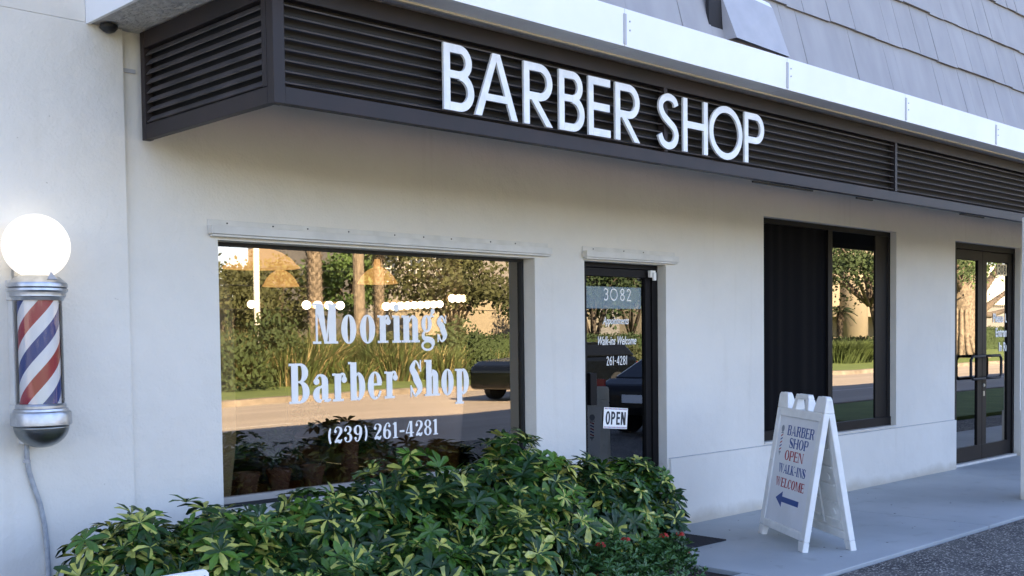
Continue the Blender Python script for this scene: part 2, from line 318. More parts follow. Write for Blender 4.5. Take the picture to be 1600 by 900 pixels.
    if ch in 'nh':
        t_ = 1 if ch == 'h' else X
        return [stem(.06,.02,t_-.005), rect(0,.1,t_-s,t_), ser(.06,0,k,.06,.045), ser(W-.06-k,0,k,.045,.06), stem(W-.06-k,.02,X-.16), ell(W-.06-k-.02,X-.17,k+.02,.18,0,90,k*.98,s), sp([(W-.06-k,X-.028,s),(.06+k+.04,X-.08,s),(.06+k-.03,X-.2,s)])]
    if ch == 'g': return [ell(W*.42,.50,W*.38,.235,0,360,k*.72,s*.9,30), sp([(W*.28,.30,s),(W*.16,.20,s*1.6),(W*.24,.11,k*.6),(W*.55,.08,k*.75),(W*.84,.03,k*.7),(W*.88,-.09,k*.5)]), ell(W*.47,-.09,W*.46,.145,0,-360,s*1.3,s*1.0,30), sp([(W*.66,.66,s),(W*.80,.76,s*1.3),(W*.84,.82,s*1.3)]), dot(W*.88,.84,.07,.075), rect(W*.62,W*.98,X-.045,X+.0)]
    if ch == 's': return [sp([(W-.09,.52,s),(W-.15,.65,s),(W*.48,X-.022,s*.85),(.13,.64,k*.55),(.1,.53,k*.85),(.2,.42,k*.95),(W*.6,.31,k),(W-.10,.2,k*.9),(W-.12,.1,k*.6),(W*.5,.022,s*.85),(.13,.07,s),(.07,.2,s)]), rect(W-.08,W-.04,.50,X), rect(.03,.07,0,.22)]
    if ch == 'a': return [stem(W-.08-k,.06,X-.2), ell(W-.08-k-.05,X-.2,k+.05,.2,0,90,k,s), sp([(W-.13-k,X-.03,s),(.17,X-.05,s),(.10,X-.13,s*1.2)]), dot(.12,X-.19,.09,.085), ell(W*.42,.20,W*.40,.21,70,275,k,s), sp([(W*.50,.40,s),(W-.08-k,.43,s)]), sp([(W*.42,.02,s),(W-.1-k,.08,s)]), sp([(W-.08-k*.5,.08,k*.8),(W-.09,.035,s*1.3),(W,.07,s)])]
    if ch == 'b': return [stem(.07,.0,.99), rect(0,.1,1-s,1), ell(W-.24,X/2,.24,X/2+.01,-90,90,k,s), sp([(.07+k*.9,X-.1,s*.7),(W-.24,X-.022,s)]), sp([(.07+k*.9,.1,s*.7),(W-.24,.02,s)])]
    if ch == 'p': return [stem(.07,-.24,X), rect(0,.1,X-s,X), ser(.07,-.27), ell(W-.24,X/2,.24,X/2+.01,-90,90,k,s), sp([(.07+k*.9,X-.1,s*.7),(W-.24,X-.022,s)]), sp([(.07+k*.9,.1,s*.7),(W-.24,.02,s)])]
    if ch == 'e': return [ell(W/2,X/2,W/2,X/2+.01,90,300,k,s*.8,28), ell(W/2,X/2,W/2,X/2+.01,8,90,k*.85,s*.8,12), rect(.1,W-.02,X/2+.0,X/2+s), ell(W/2,X/2,W/2,X/2+.01,300,335,s*1.3,s*1.0,6)]
    if ch == '(': return [ell(W*1.1,.46,W*1.05,.60,125,235,k*.75,.12,16)]
    if ch == ')': return [ell(-W*.1,.46,W*1.05,.60,-55,55,k*.75,.12,16)]
    if ch == '-': return [rect(0,W,.34,.46)]
    if ch == '1': return [stem(W/2-k/2,.02,1), ser(W/2-k/2,0,k,.1,.1), rect(W/2-k/2-.1,W/2,.86,.93)]
    if ch == '2': return [dot(.12,.72,.1), sp([(.08,.78,s),(.16,.93,s),(W*.5,.97,s),(W-.13,.87,k*.8),(W-.11,.70,k),(W-.22,.5,k*.8),(.12,.18,s)]), sp([(.06,.08,k*.7),(.3,.14,k*.9),(W*.7,.07,k*.9),(W-.04,.22,s)])]
    if ch == '3': return [dot(.12,.76,.1), sp([(.08,.82,s),(.18,.95,s),(W*.5,.97,s),(W-.16,.88,k*.7),(W-.14,.74,k*.9),(W-.2,.6,k*.5),(W*.4,.53,s)]), sp([(W*.4,.53,s),(W-.18,.46,k*.7),(W-.11,.28,k),(W-.17,.1,k*.7),(W*.45,.03,s),(.15,.07,s),(.08,.18,s)]), dot(.12,.24,.1)]
    if ch == '4': return [rect(W*.5,W*.5+k,.02,1), rect(0,W,.22,.22+s*1.1), ('P', [(0,.24),(.07,.24),(W*.5+.04,1),(W*.5-.02,1)]), ser(W*.5,0)]
    if ch == '6': return [ell(W/2,.29,W/2,.30,0,360,k,s,28), sp([(k*.5,.3,k),(k*.6,.6,k*.95),(W*.42,.93,s*1.3),(W*.7,.97,s),(W-.12,.88,s)]), dot(W-.13,.80,.09)]
    if ch == '9': return [ell(W/2,.70,W/2,.30,0,360,k,s,28), sp([(W-k*.5,.7,k),(W-k*.6,.4,k*.95),(W*.58,.07,s*1.3),(W*.3,.03,s),(.12,.12,s)]), dot(.13,.20,.09)]
    if ch == '8': return [ell(W/2,.76,W*.44,.245,0,360,k*.8,s,28), ell(W/2,.27,W/2,.28,0,360,k*.95,s,28)]
    return []
def glyphs(mb, prim, T, x0, z0, H, d0, d1, xs=1.0, eps=.00006):
    for i, g in enumerate(prim):
        f = lambda p: (x0+p[0]*H*xs, z0+p[1]*H)
        e = eps*i
        if g[0] == 'P': mb.prism([f(p) for p in g[1]], T, d0, d1+e)
        else: mb.strip([f(p) for p in g[1]], [f(p) for p in g[2]], T, d0, d1+e)
def word(mb, fn, items, T, z0, H, d0, d1, **kw):
    for ch, a, b in items:
        glyphs(mb, fn(ch, (b-a)/H, **kw), T, a, z0, H, d0, d1)
def layout(txt, x0, x1, gap=.07, wd=None, sp_=.28):
    wd = wd or {}
    ws = [sp_ if c == ' ' else wd.get(c, .6) for c in txt]; tot = sum(ws)+gap*(len(txt)-1); k = (x1-x0)/tot
    out = []; x = x0
    for c, q in zip(txt, ws):
        if c != ' ': out.append((c, x, x+q*k))
        x += (q+gap)*k
    return out
def textmesh(name, body, size, loc, m_, parent, xdir=(1, 0, 0), shear=0.0, offset=0.0, sx=1.0, depth=.0006, align='LEFT'):
    cu = bpy.data.curves.new(name, 'FONT'); cu.body = body; cu.size = size; cu.shear = shear; cu.offset = offset; cu.extrude = depth; cu.align_x = align
    cu.resolution_u = 4
    o = bpy.data.objects.new(name, cu); COL.objects.link(o)
    bpy.context.view_layer.update()
    me = bpy.data.meshes.new_from_object(o.evaluated_get(bpy.context.evaluated_depsgraph_get()))
    COL.objects.unlink(o); bpy.data.objects.remove(o)
    me.materials.clear(); me.materials.append(M[m_]); me.name = name
    q = bpy.data.objects.new(name, me); COL.objects.link(q); q.parent = parent
    q.matrix_local = Matrix.Translation(loc) @ Matrix.Rotation(R(90), 4, 'X') @ Matrix.Diagonal((sx, 1, 1, 1))
    return q
IDT = lambda q: q

# ------------------------------------------------------------ ground, road, walkway
def sheet(name, x0, x1, y0, y1, z, m_):
    return struct(MB().quad((x0,y0,z),(x1,y0,z),(x1,y1,z),(x0,y1,z)).build(name, m_))
def asphalt():
    mt, t, b = newmat('asphalt_aggregate'); b.inputs['Roughness'].default_value = .85
    tc = t.nodes.new('ShaderNodeTexCoord')
    n = t.nodes.new('ShaderNodeTexNoise'); n.inputs['Scale'].default_value = 3; n.inputs['Detail'].default_value = 8
    v = t.nodes.new('ShaderNodeTexVoronoi'); v.inputs['Scale'].default_value = 90
    t.links.new(tc.outputs['Object'], n.inputs[0]); t.links.new(tc.outputs['Object'], v.inputs['Vector'])
    r = t.nodes.new('ShaderNodeValToRGB'); e = r.color_ramp.elements; e[0].position = .35; e[0].color = (.040,.037,.034,1); e[1].position = .75; e[1].color = (.13,.12,.105,1)
    t.links.new(n.outputs[0], r.inputs[0])
    s = t.nodes.new('ShaderNodeSeparateColor'); t.links.new(v.outputs['Color'], s.inputs[0])
    r2_ = t.nodes.new('ShaderNodeValToRGB'); e = r2_.color_ramp.elements; e[0].position = .80; e[0].color = (0,0,0,1); e[1].position = .9; e[1].color = (1,1,1,1)
    t.links.new(s.outputs[0], r2_.inputs[0])
    mx = t.nodes.new('ShaderNodeMix'); mx.data_type = 'RGBA'; t.links.new(r2_.outputs[0], mx.inputs[0]); t.links.new(r.outputs[0], mx.inputs[6]); mx.inputs[7].default_value = (.42,.39,.33,1)
    t.links.new(mx.outputs[2], b.inputs['Base Color'])
    bp = t.nodes.new('ShaderNodeBump'); bp.inputs['Strength'].default_value = .8; bp.inputs['Distance'].default_value = .006
    t.links.new(v.outputs['Distance'], bp.inputs['Height']); t.links.new(bp.outputs[0], b.inputs['Normal'])
    return mt
M['asphalt'] = asphalt()
def roadmat():
    mt, t, b = newmat('worn_road'); b.inputs['Roughness'].default_value = .8
    tc = t.nodes.new('ShaderNodeTexCoord'); mp = t.nodes.new('ShaderNodeMapping'); mp.inputs['Scale'].default_value = (.05, .9, 1)
    n = t.nodes.new('ShaderNodeTexNoise'); n.inputs['Scale'].default_value = 1.2; n.inputs['Detail'].default_value = 6
    t.links.new(tc.outputs['Object'], mp.inputs[0]); t.links.new(mp.outputs[0], n.inputs[0])
    r = t.nodes.new('ShaderNodeValToRGB'); e = r.color_ramp.elements; e[0].position = .3; e[0].color = (.25,.215,.175,1); e[1].position = .7; e[1].color = (.36,.315,.26,1)
    t.links.new(n.outputs[0], r.inputs[0]); t.links.new(r.outputs[0], b.inputs['Base Color']); return mt
M['road'] = roadmat()
M['kerb'] = mat('kerb_concrete', (.26, .22, .175), .85, c2=(.13, .11, .085), vscale=2.2, detail=8)
M['lawn'] = mat('lawn', (.13, .18, .04), .9, c2=(.085, .13, .028), vscale=1.5, bump=.8, bscale=30, bdist=.05, detail=8)
M['field'] = mat('far_ground', (.07, .10, .035), .95, c2=(.10, .09, .045), vscale=.4)
M['line'] = mat('road_paint', (.6, .58, .52), .7)
sheet('ground', -400, 600, -500, 300, -.13, 'field')
sheet('parking_lot', -60, 18, -7.0, -1.90, -.022, 'asphalt')
sheet('parking_lot', 18, 170, -3.0, -1.90, -.022, 'asphalt')
sheet('road', -60, 170, -30, -7.0, -.026, 'road')
sheet('lane_marking', -40, 5.5, -12.55, -12.45, -.022, 'line'); sheet('lane_marking', 8.5, 12, -12.55, -12.45, -.022, 'line')
sheet('lane_marking', 26, 44, -10.55, -10.43, -.022, 'line'); sheet('lane_marking', 44, 160, -10.55, -10.43, -.022, 'line')
struct(MB().box(18.15, 170, -6.85, -3.1, -.1, .03).build('grass_verge', 'lawn'))
struct(MB().box(18.0, 170, -7.0, -6.85, -.1, .05).build('verge_kerb', 'kerb', bevel=.02))
def kerb_y(x):
    P = [(-60,-17.5),(10,-18.2),(17,-18.9),(24,-20.0),(30,-19.2),(38,-16.6),(56,-17.2),(170,-17.4)]
    for (a, b), (c, d) in zip(P, P[1:]):
        if a <= x <= c:
            t_ = (x-a)/(c-a); t_ = t_*t_*(3-2*t_); return b+(d-b)*t_
    return -17.4
kb = MB(); lw = MB(); xs = [-60, -30, 0] + [10+i*1.0 for i in range(0, 60)] + [80, 120, 170]
for a, b in zip(xs, xs[1:]):
    ya, yb = kerb_y(a), kerb_y(b)
    for q in ([(a,ya,-.05),(b,yb,-.05),(b,yb-.03,.12),(a,ya-.03,.12)], [(a,ya-.03,.12),(b,yb-.03,.12),(b,yb-.35,.13),(a,ya-.35,.13)]): kb.quad(*q)
    lw.quad((a,ya-.35,.126),(b,yb-.35,.126),(b,-120,.3),(a,-120,.3))
struct(kb.build('kerb', 'kerb')); struct(lw.build('lawn', 'lawn'))
wk = MB(); xx = [6.22, 9.1, 12.1, 15.1, 18.1, 21, 60]
for a, b in zip(xx, xx[1:]): wk.box(a+.004, b-.004, -1.88, 0.6, -.15, 0)
wk.box(-20, 6.216, -1.88, -1.45, -.15, 0)
struct(wk.build('walkway', 'walk', bevel=.006))
struct(MB().box(-20, 6.21, -1.445, .1, -.15, -.03).build('planting_bed', 'mulch'))

# ------------------------------------------------------------ the shop building
shop = empty('shop_building', 'cream stucco shop building with dark louvre band, white fascia and grey shingled roof', 'building')
def walls():
    mb = MB(); t0, t1 = 0.0, .22
    holes = [(3.218, 5.755, .612, 2.150), (6.287, 7.278, -.2, 2.155), (8.705, 11.222, .585, 2.650), (12.64, 14.522, -.2, 2.632)]
    xs = sorted({-30, 45, *[h[0] for h in holes], *[h[1] for h in holes]}); zs = sorted({-.2, 3.25, *[h[2] for h in holes], *[h[3] for h in holes]})
    # subdivide grid and emit only faces that bound solid cells
    def solid(i, j):
        if i < 0 or j < 0 or i >= len(xs)-1 or j >= len(zs)-1: return False
        cx, cz = (xs[i]+xs[i+1])/2, (zs[j]+zs[j+1])/2
        return not any(h[0] < cx < h[1] and h[2] < cz < h[3] for h in holes)
    for i in range(len(xs)-1):
        for j in range(len(zs)-1):
            if not solid(i, j): continue
            x0, x1, z0, z1 = xs[i], xs[i+1], zs[j], zs[j+1]
            mb.quad((x0,t0,z0),(x1,t0,z0),(x1,t0,z1),(x0,t0,z1)); mb.quad((x0,t1,z1),(x1,t1,z1),(x1,t1,z0),(x0,t1,z0))
            if not solid(i-1, j): mb.quad((x0,t1,z0),(x0,t0,z0),(x0,t0,z1),(x0,t1,z1))
            if not solid(i+1, j): mb.quad((x1,t0,z0),(x1,t1,z0),(x1,t1,z1),(x1,t0,z1))
            if not solid(i, j-1): mb.quad((x0,t1,z0),(x1,t1,z0),(x1,t0,z0),(x0,t0,z0))
            if not solid(i, j+1): mb.quad((x0,t0,z1),(x1,t0,z1),(x1,t1,z1),(x0,t1,z1))
    return mb
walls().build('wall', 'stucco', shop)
bs = MB()
for a, b in ((2.70, 6.283), (7.300, 12.636), (14.526, 45)): bs.box(a, b, -.026, .05, -.15, .568)
for a, b in ((2.70, 6.283), (7.300, 12.636), (14.526, 45)): MB().box(a, b, -.006, .03, .5685, .574).build('groove_shade', 'conduit', shop)  # thin grey strip painted in as the shadow line above the wall base
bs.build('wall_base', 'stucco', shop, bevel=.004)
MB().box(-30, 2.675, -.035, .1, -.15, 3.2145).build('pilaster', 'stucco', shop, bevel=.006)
# soffit, fascia
MB().box(2.50, 45, -1.56, .05, 3.2148, 3.26).build('soffit', 'soffit', shop)
fa = [(2.50,4.885)] + [(4.885+1.672*i, 4.885+1.672*(i+1)) for i in range(24)]
for a, b in fa:
    f = MB(); f.box(a+.0015, b-.0015, -1.585, -1.562, 3.205, 3.415); f.box(a+.0015, b-.0015, -1.561, -1.43, 3.205, 3.213)
    fo = f.build('fascia', 'fascia', shop, bevel=.002)
    if a > 2.6:
        s = MB(); s.box(a-.010, a+.012, -1.590, -1.5855, 3.215, 3.385)
        s.build('joint_strip', 'flash', fo)
        for zz in (3.30, 3.35):
            s = MB(); s.lathe((0,0,0), [(.006,0),(.005,.004)], 8, lambda q, zz=zz, a=a: (a+.045+q[0], -1.5855-q[2], zz+q[1])); s.build('screw', 'flash', fo)
e_ = MB(); e_.box(2.478, 2.4985, -1.585, .02, 3.205, 3.415); e_.build('fascia_return', 'fascia', shop, bevel=.002)
MB().box(2.8, 45, -1.432, -1.412, 3.196, 3.2145).build('drip_bead', 'cream', shop)
# roof: steep mansard of shingle courses
def shinglemat():
    mt, t, b = newmat('grey_shingle'); b.inputs['Roughness'].default_value = .75
    tc = t.nodes.new('ShaderNodeTexCoord'); sx = t.nodes.new('ShaderNodeMapping'); sx.inputs['Scale'].default_value = (2.2, 2.2, .6)
    n = t.nodes.new('ShaderNodeTexNoise'); n.inputs['Scale'].default_value = 2.5; n.inputs['Detail'].default_value = 7
    t.links.new(tc.outputs['Object'], sx.inputs[0]); t.links.new(sx.outputs[0], n.inputs[0])
    r = t.nodes.new('ShaderNodeValToRGB'); e = r.color_ramp.elements; e[0].position = .3; e[0].color = (.30,.295,.295,1); e[1].position = .7; e[1].color = (.365,.357,.352,1)
    t.links.new(n.outputs[0], r.inputs[0]); t.links.new(r.outputs[0], b.inputs['Base Color'])
    return mt
M['shingle'] = shinglemat(); M['butt'] = mat('shingle_butt', (.26, .22, .19), .9, c2=(.17, .145, .13), vscale=8)
rf = MB(); kk = 1/math.tan(R(78)); rng = random.Random(3)
for c in range(6):
    z0 = 3.425 if c == 0 else 3.425+.415*c; z1 = 3.425+.415*(c+1)+.06
    x = 2.5 - rng.random()*.2
    while x < 26:
        wd = rng.choice([.17, .22, .27, .31, .36]); dz = rng.uniform(-.006, .006); th = rng.uniform(.020, .028)
        gp = rng.choice([.0008, .0012, .003])
        yb = -1.5+(z0-3.41)*kk; yt = -1.5+(z1-3.41)*kk
        x0, x1 = x+gp, x+wd-gp; z0_ = z0+dz
        o = [(x0,yb-th,z0_),(x1,yb-th,z0_),(x1,yt+.004,z1),(x0,yt+.004,z1),(x0,yb+.01,z0_),(x1,yb+.01,z0_),(x1,yt+.012,z1),(x0,yt+.012,z1)]
        rf.cur = 0; rf.add(o, [(0,1,2,3),(4,7,6,5),(0,3,7,4),(1,5,6,2),(3,2,6,7)])
        rf.cur = 1; rf.add([o[0],o[4],o[5],o[1]], [(0,1,2,3)])
        x += wd
roof = rf.build('roof', ['shingle', 'butt'], shop)
bk = MB(); bk.add([(2.5,-1.44,3.41),(45,-1.44,3.41),(45,-.95,5.95),(2.5,-.95,5.95),(2.5,8,3.41),(45,8,3.41),(45,8,5.95),(2.5,8,5.95)], [(0,1,2,3),(3,2,6,7),(0,3,7,4),(1,5,6,2),(4,7,6,5)])
bk.build('roof_deck', 'butt', shop)
MB().box(-30, 2.476, -.035, 8, 3.2146, 5.95).build('parapet', 'stucco', shop)
# bent metal flashing with dark vent slot
fl = MB(); fl.add([(5.955,-1.60,3.44),(6.64,-1.555,3.44),(6.555,-1.475,3.765),(5.92,-1.475,3.80),(5.955,-1.47,3.44),(6.64,-1.47,3.44),(6.555,-1.43,3.765),(5.92,-1.43,3.80)], [(0,1,2,3),(0,3,7,4),(1,5,6,2),(3,2,6,7)])
fl.build('roof_flashing', 'flash', roof)
fl = MB(); fl.add([(5.90,-1.485,3.765),(6.56,-1.472,3.762),(6.55,-1.452,3.80),(5.90,-1.465,3.84)], [(0,1,2,3)]); fl.build('flashing_lap', 'fascia', roof)
MB().box(5.80, 5.95, -1.500, -1.478, 3.44, 3.72).build('vent_slot', 'back', roof)

# louvre screen
lou = bpy.data.objects.new('louvre_screen', None); COL.objects.link(lou); lou.parent = shop
YF = -1.33
fr = MB(); X0, X1 = 2.757, 24.0
fr.box(X0+.062, X1, YF, YF+.05, 2.645, 2.722); fr.box(X0+.062, X1, YF+.004, YF+.05, 3.118, 3.204)
fr.box(X0, X0+.060, YF-.004, YF+.05, 2.643, 3.205)
for x in (5.578, 8.578, 11.578, 14.578, 17.578): fr.box(x-.018, x+.018, YF-.003, YF+.046, 2.724, 3.116)
fr.build('front_frame', 'bronze', lou, bevel=.002)
fr = MB(); xs_ = X0
fr.box(xs_, xs_+.04, YF+.052, -.06, 2.645, 2.722); fr.box(xs_, xs_+.04, YF+.052, -.06, 3.118, 3.204)
fr.box(xs_-.002, xs_+.042, YF+.052, YF+.09, 2.724, 3.116); fr.box(xs_-.002, xs_+.042, -.10, -.058, 2.643, 3.205)
fr.build('side_frame', 'bronze', lou, bevel=.002)
sl_ = MB(); n = 8; pz = (3.118-2.722)/n
def slat(mb, a, b, axis, zc, tilt=20):
    # blade tilted outwards-down
    w_, t_ = .040, .006; ang = R(tilt)
    pr = []
    for du, dv in ((-w_/2,-t_/2),(w_/2,-t_/2),(w_/2,t_/2),(-w_/2,t_/2)):
        pr.append((du*math.cos(ang)-dv*math.sin(ang), du*math.sin(ang)+dv*math.cos(ang)))
    P = []
    for e in (a, b):
        for u_, v_ in pr:
            P.append((e, YF+.026+u_, zc+v_) if axis == 'x' else (xs_+.021+u_, e, zc+v_))
    mb.add(P, [(0,1,2,3),(4,7,6,5),(0,4,5,1),(1,5,6,2),(2,6,7,3),(3,7,4,0)])
for i in range(n):
    zc = 2.722+pz*(i+.62)-.004
    edges = [X0+.062, 5.559, 5.597, 8.559, 8.597, 11.559, 11.597, 14.559, 14.597, 17.559, 17.597, X1]
    for a, b in zip(edges[::2], edges[1::2]): slat(sl_, a, b, 'x', zc)
sl_.build('slats', 'bronze_slat', lou)
sl_ = MB()
for i in range(n): slat(sl_, YF+.092, -.102, 'y', 2.722+pz*(i+.62)-.004, 50)
sl_.build('side_slats', 'bronze_slat', lou)
b_ = MB(); b_.box(X0+.065, X1, YF+.062, YF+.068, 2.70, 3.21); b_.box(xs_+.052, xs_+.058, YF+.07, -.06, 2.70, 3.21); b_.build('backing', 'back', lou)
for a, b in ((6.62,7.40),(8.05,8.30),(9.9,10.4)): MB().box(a, b, YF+.052, YF+.066, 2.632, 2.6435).build('dark_strip', 'gasket', lou)  # thin dark bars just below the bottom rail
MB().box(2.68, 2.75, -.012, -.002, 3.0, 3.02).build('bracket', 'flash', shop)

# BARBER SHOP letters
sign = empty('letter_sign', 'large white raised letters reading BARBER SHOP on the dark louvre band', 'sign', loc=(3.73, YF, 2.74))
LET = [('B',3.733,.205),('A',3.945,.310),('R',4.303,.222),('B',4.580,.208),('E',4.825,.190),('R',5.061,.222),('S',5.462,.205),('H',5.714,.258),('O',5.990,.372),('P',6.388,.232)]
for ch, x, wd in LET:
    g = MB(); H = .335
    glyphs(g, sans(ch, wd/H), IDT, x, 2.738, H, YF-.020, YF-.034, eps=-.0003)
    g.v = [(a-3.73, b-YF, c-2.74) for a, b, c in g.v]
    fixn(g.build('letter', 'letter', sign))

# window with vinyl lettering
def P3(q): return q
def window(name, x0, x1, z0, z1, yg, fwid, panes, gm, mull=()):
    wobj = bpy.data.objects.new(name, None); COL.objects.link(wobj); wobj.parent = shop
    return wobj
M['glassA'] = glassmat('window_glass', .20, (.62, .60, .55), (1, .93, .82), wob=.0009)
M['glassB'] = glassmat('tinted_glass', .24, (.16, .16, .17), (1, .96, .90), wob=.0005)
M['glassD'] = glassmat('door_glass', .13, (.30, .30, .30), (.95, .98, 1), wob=.0005)
M['clear'] = glassmat('clear_back', 0.0, (1, 1, 1))
def pane(x0, x1, z0, z1, y, gm, parent, th=.006):
    mb = MB(); mb.cur = 0; mb.quad((x0,y,z0),(x1,y,z0),(x1,y,z1),(x0,y,z1))
    mb.cur = 1; mb.add([(x0,y,z0),(x1,y,z0),(x1,y,z1),(x0,y,z1),(x0,y+th,z0),(x1,y+th,z0),(x1,y+th,z1),(x0,y+th,z1)], [(4,7,6,5),(0,4,5,1),(1,5,6,2),(2,6,7,3),(3,7,4,0)])
    return mb.build('pane', [gm, 'clear'], parent)
def child_empty(name, parent, label=None):
    o = bpy.data.objects.new(name, None); COL.objects.link(o); o.parent = parent
    if label: o['label'] = label
    return o
w1 = child_empty('display_window', shop, 'large shop window lettered Moorings Barber Shop with phone number')
f = MB(); A, B_, C_, D_ = 3.2185, 5.7545, .6125, 2.1495; y0, y1 = .115, .15
f.box(A, B_, y0, y1, 2.128, D_); f.box(A, B_, y0-.02, y1, C_, .634); f.box(A, A+.02, y0, y1, .634, 2.128); f.box(B_-.026, B_, y0, y1, .634, 2.128)
f.build('frame', 'gasket', w1)
f = MB(); f.box(A+.02, B_-.026, y0-.012, y1, .6345, .672); f.build('sill', 'jambtan', w1, bevel=.003)
f = MB(); f.box(5.668, 5.727, .155, .215, 1.22, 2.127); f.build('inner_jamb', 'rail', w1); f = MB(); f.box(5.668, 5.727, .155, .215, .64, 1.2195); f.build('inner_jamb', 'jambtan', w1)
pane(A+.02, B_-.026, .672, 2.128, .135, 'glassA', w1)
v = MB(); YV = .1335
# glyph extents measured on the glass
word(v, fat, [('M',3.931,4.118),('o',4.145,4.262),('o',4.290,4.412),('r',4.432,4.540),('i',4.552,4.625),('n',4.630,4.785),('g',4.795,4.915),('s',4.932,5.030)], IDT, 1.556, .250, YV, YV-.0008)
fixn(v.build('lettering', 'vinyl', w1)); v = MB()
word(v, fat, [('B',3.752,3.900),('a',3.922,4.058),('r',4.070,4.182),('b',4.192,4.325),('e',4.345,4.462),('r',4.480,4.592),('S',4.690,4.802),('h',4.820,4.955),('o',4.968,5.080),('p',5.092,5.222)], IDT, 1.192, .246, YV, YV-.0008)
fixn(v.build('lettering', 'vinyl', w1)); v = MB()
WD = {'(': .28, ')': .28, '-': .34, '1': .42, '2': .56, '3': .56, '9': .56, '6': .56, '4': .6, '8': .56}
word(v, fat, layout('(239) 261-4281', 4.03, 4.935, .1, WD, .22), IDT, .928, .105, YV, YV-.0008)
fixn(v.build('lettering', 'vinyl', w1))
# shutter tracks over window and door
for a, b in ((3.155, 5.887), (6.262, 7.39)):
    t_ = MB(); t_.box(a, b, -.052, -.001, 2.180, 2.226); t_.box(a, b, -.006, -.001, 2.2265, 2.262); t_.box(a+.01, b-.002, -.040, -.001, 2.166, 2.179)
    tr = t_.build('shutter_track', 'rail', shop, bevel=.0015)
    x = a+.12
    while x < b-.05:
        s = MB(); s.lathe((0,0,0), [(.005,0),(.004,.004)], 8, lambda q, x=x: (x+q[0], -.006-q[2], 2.245+q[1])); x += random.choice([.24, .3, .36]); s.build('screw', 'gasket', tr)

# door 3082
d1 = child_empty('shop_door', shop, 'dark framed glass door numbered 3082')
f = MB(); f.box(6.288, 7.277, .085, .18, 2.118, 2.154); f.box(6.288, 6.338, .085, .18, 0, 2.118); f.box(7.205, 7.277, .085, .18, 0, 2.118); f.build('frame', 'frame', d1, bevel=.002)
f = MB(); f.box(6.342, 7.201, .098, .145, 2.052, 2.114); f.box(6.342, 6.418, .098, .145, .012, 2.052); f.box(7.134, 7.201, .098, .145, .012, 2.052); f.box(6.418, 7.134, .098, .145, .012, .22)
f.build('leaf_frame', 'frame', d1, bevel=.002)
pane(6.418, 7.134, .22, 2.052, .12, 'glassD', d1)
f = MB(); f.box(7.15, 7.215, .055, .085, 2.055, 2.112); f.box(7.166, 7.20, .035, .054, 2.03, 2.095); f.build('closer_bracket', 'plastic', d1, bevel=.003)
f = MB(); f.box(6.425, 6.50, .07, .118, 1.05, 1.30); f.build('push_plate', 'frame', d1, bevel=.004)
f = MB(); f.tube([(6.44, .19, 1.20), (7.12, .19, 1.20)], .022, 8); f.build('push_bar', 'plastic', d1)
mt = bpy.data.materials.new('frosted_band'); mt.use_nodes = True; t = mt.node_tree; t.nodes.clear()
o = t.nodes.new('ShaderNodeOutputMaterial'); mx = t.nodes.new('ShaderNodeMixShader'); mx.inputs[0].default_value = .22; a = t.nodes.new('ShaderNodeBsdfTransparent'); b = t.nodes.new('ShaderNodeBsdfDiffuse'); b.inputs[0].default_value = (.6, .72, .74, 1)
t.links.new(a.outputs[0], mx.inputs[1]); t.links.new(b.outputs[0], mx.inputs[2]); t.links.new(mx.outputs[0], o.inputs[0]); M['frost'] = mt
MB().box(6.42, 7.10, .1185, .1195, 1.80, 1.972).build('number_band', 'frost', d1)
v = MB(); v0, v1 = .1180, .1172
word(v, lambda c, W: sans(c, W, .09), [('3',6.64,6.695),('0',6.718,6.808),('8',6.84,6.895),('2',6.918,6.972)], IDT, 1.862, .098, v0, v1)
fixn(v.build('lettering', 'vinyl', d1)); v = MB()
word(v, lambda c, W: sans(c, W, .09), layout('261-4281', 6.668, 6.922, .12, {'2':.5,'6':.5,'1':.25,'-':.3,'4':.55,'8':.5}), IDT, 1.352, .072, v0, v1)
fixn(v.build('lettering', 'vinyl', d1))
textmesh('lettering', 'Appointments', .082, (6.628, .1176, 1.678), 'vinyl', d1, shear=.45, sx=.66, offset=.0008)
textmesh('lettering', 'Walk-ins Welcome', .095, (6.555, .1176, 1.515), 'vinyl', d1, shear=.35, sx=.64, offset=.001)
# right window, dark left light and reflecting right light
w2 = child_empty('tinted_window', shop, 'dark tinted two-light window right of the shop door')
f = MB(); A, B_, C_, D_ = 8.7055, 11.2215, .5855, 2.6495; y0, y1 = .068, .16
f.box(A, B_, y0, y1, 2.60, D_); f.box(A, B_, y0-.01, y1, C_, .69); f.box(A, A+.06, y0, y1, .69, 2.60); f.box(11.16, B_, y0, y1, .69, 2.60); f.box(9.935, 10.02, y0-.006, y1, .69, 2.60)
f.box(10.905, 11.16, y0+.006, y1, .69, 2.60); f.build('frame', 'frame', w2, bevel=.003)
MB().box(A, B_, -.012, .064, .5865, .600).build('sill', 'rail', w2)
pane(10.02, 10.905, .69, 2.60, .085, 'glassB', w2)
M['screen'] = mat('insect_screen', (.004, .004, .005), .7, spec=.05)
f = MB()
for i in range(30):
    x = A+.06+i*(1.17/30); f.box(x+.0, x+1.17/30-.0005, .105+.012*(i % 2), .125+.01*(i % 2), .69, 2.60)
f.build('curtain', 'screen', w2)
cu_ = MB()
for i in range(120):
    xa, xb = A+.062+i*.00970, A+.062+(i+1)*.00970; ya, yb = [.088+.003*math.sin(x*37+2*math.sin(x*5))+.004*math.sin(x*13+1) for x in (xa, xb)]
    cu_.quad((xa,ya,.692),(xb,yb,.692),(xb,yb,2.598),(xa,ya,2.598))
cu_.build('insect_screen', 'screen', w2, smooth=True)
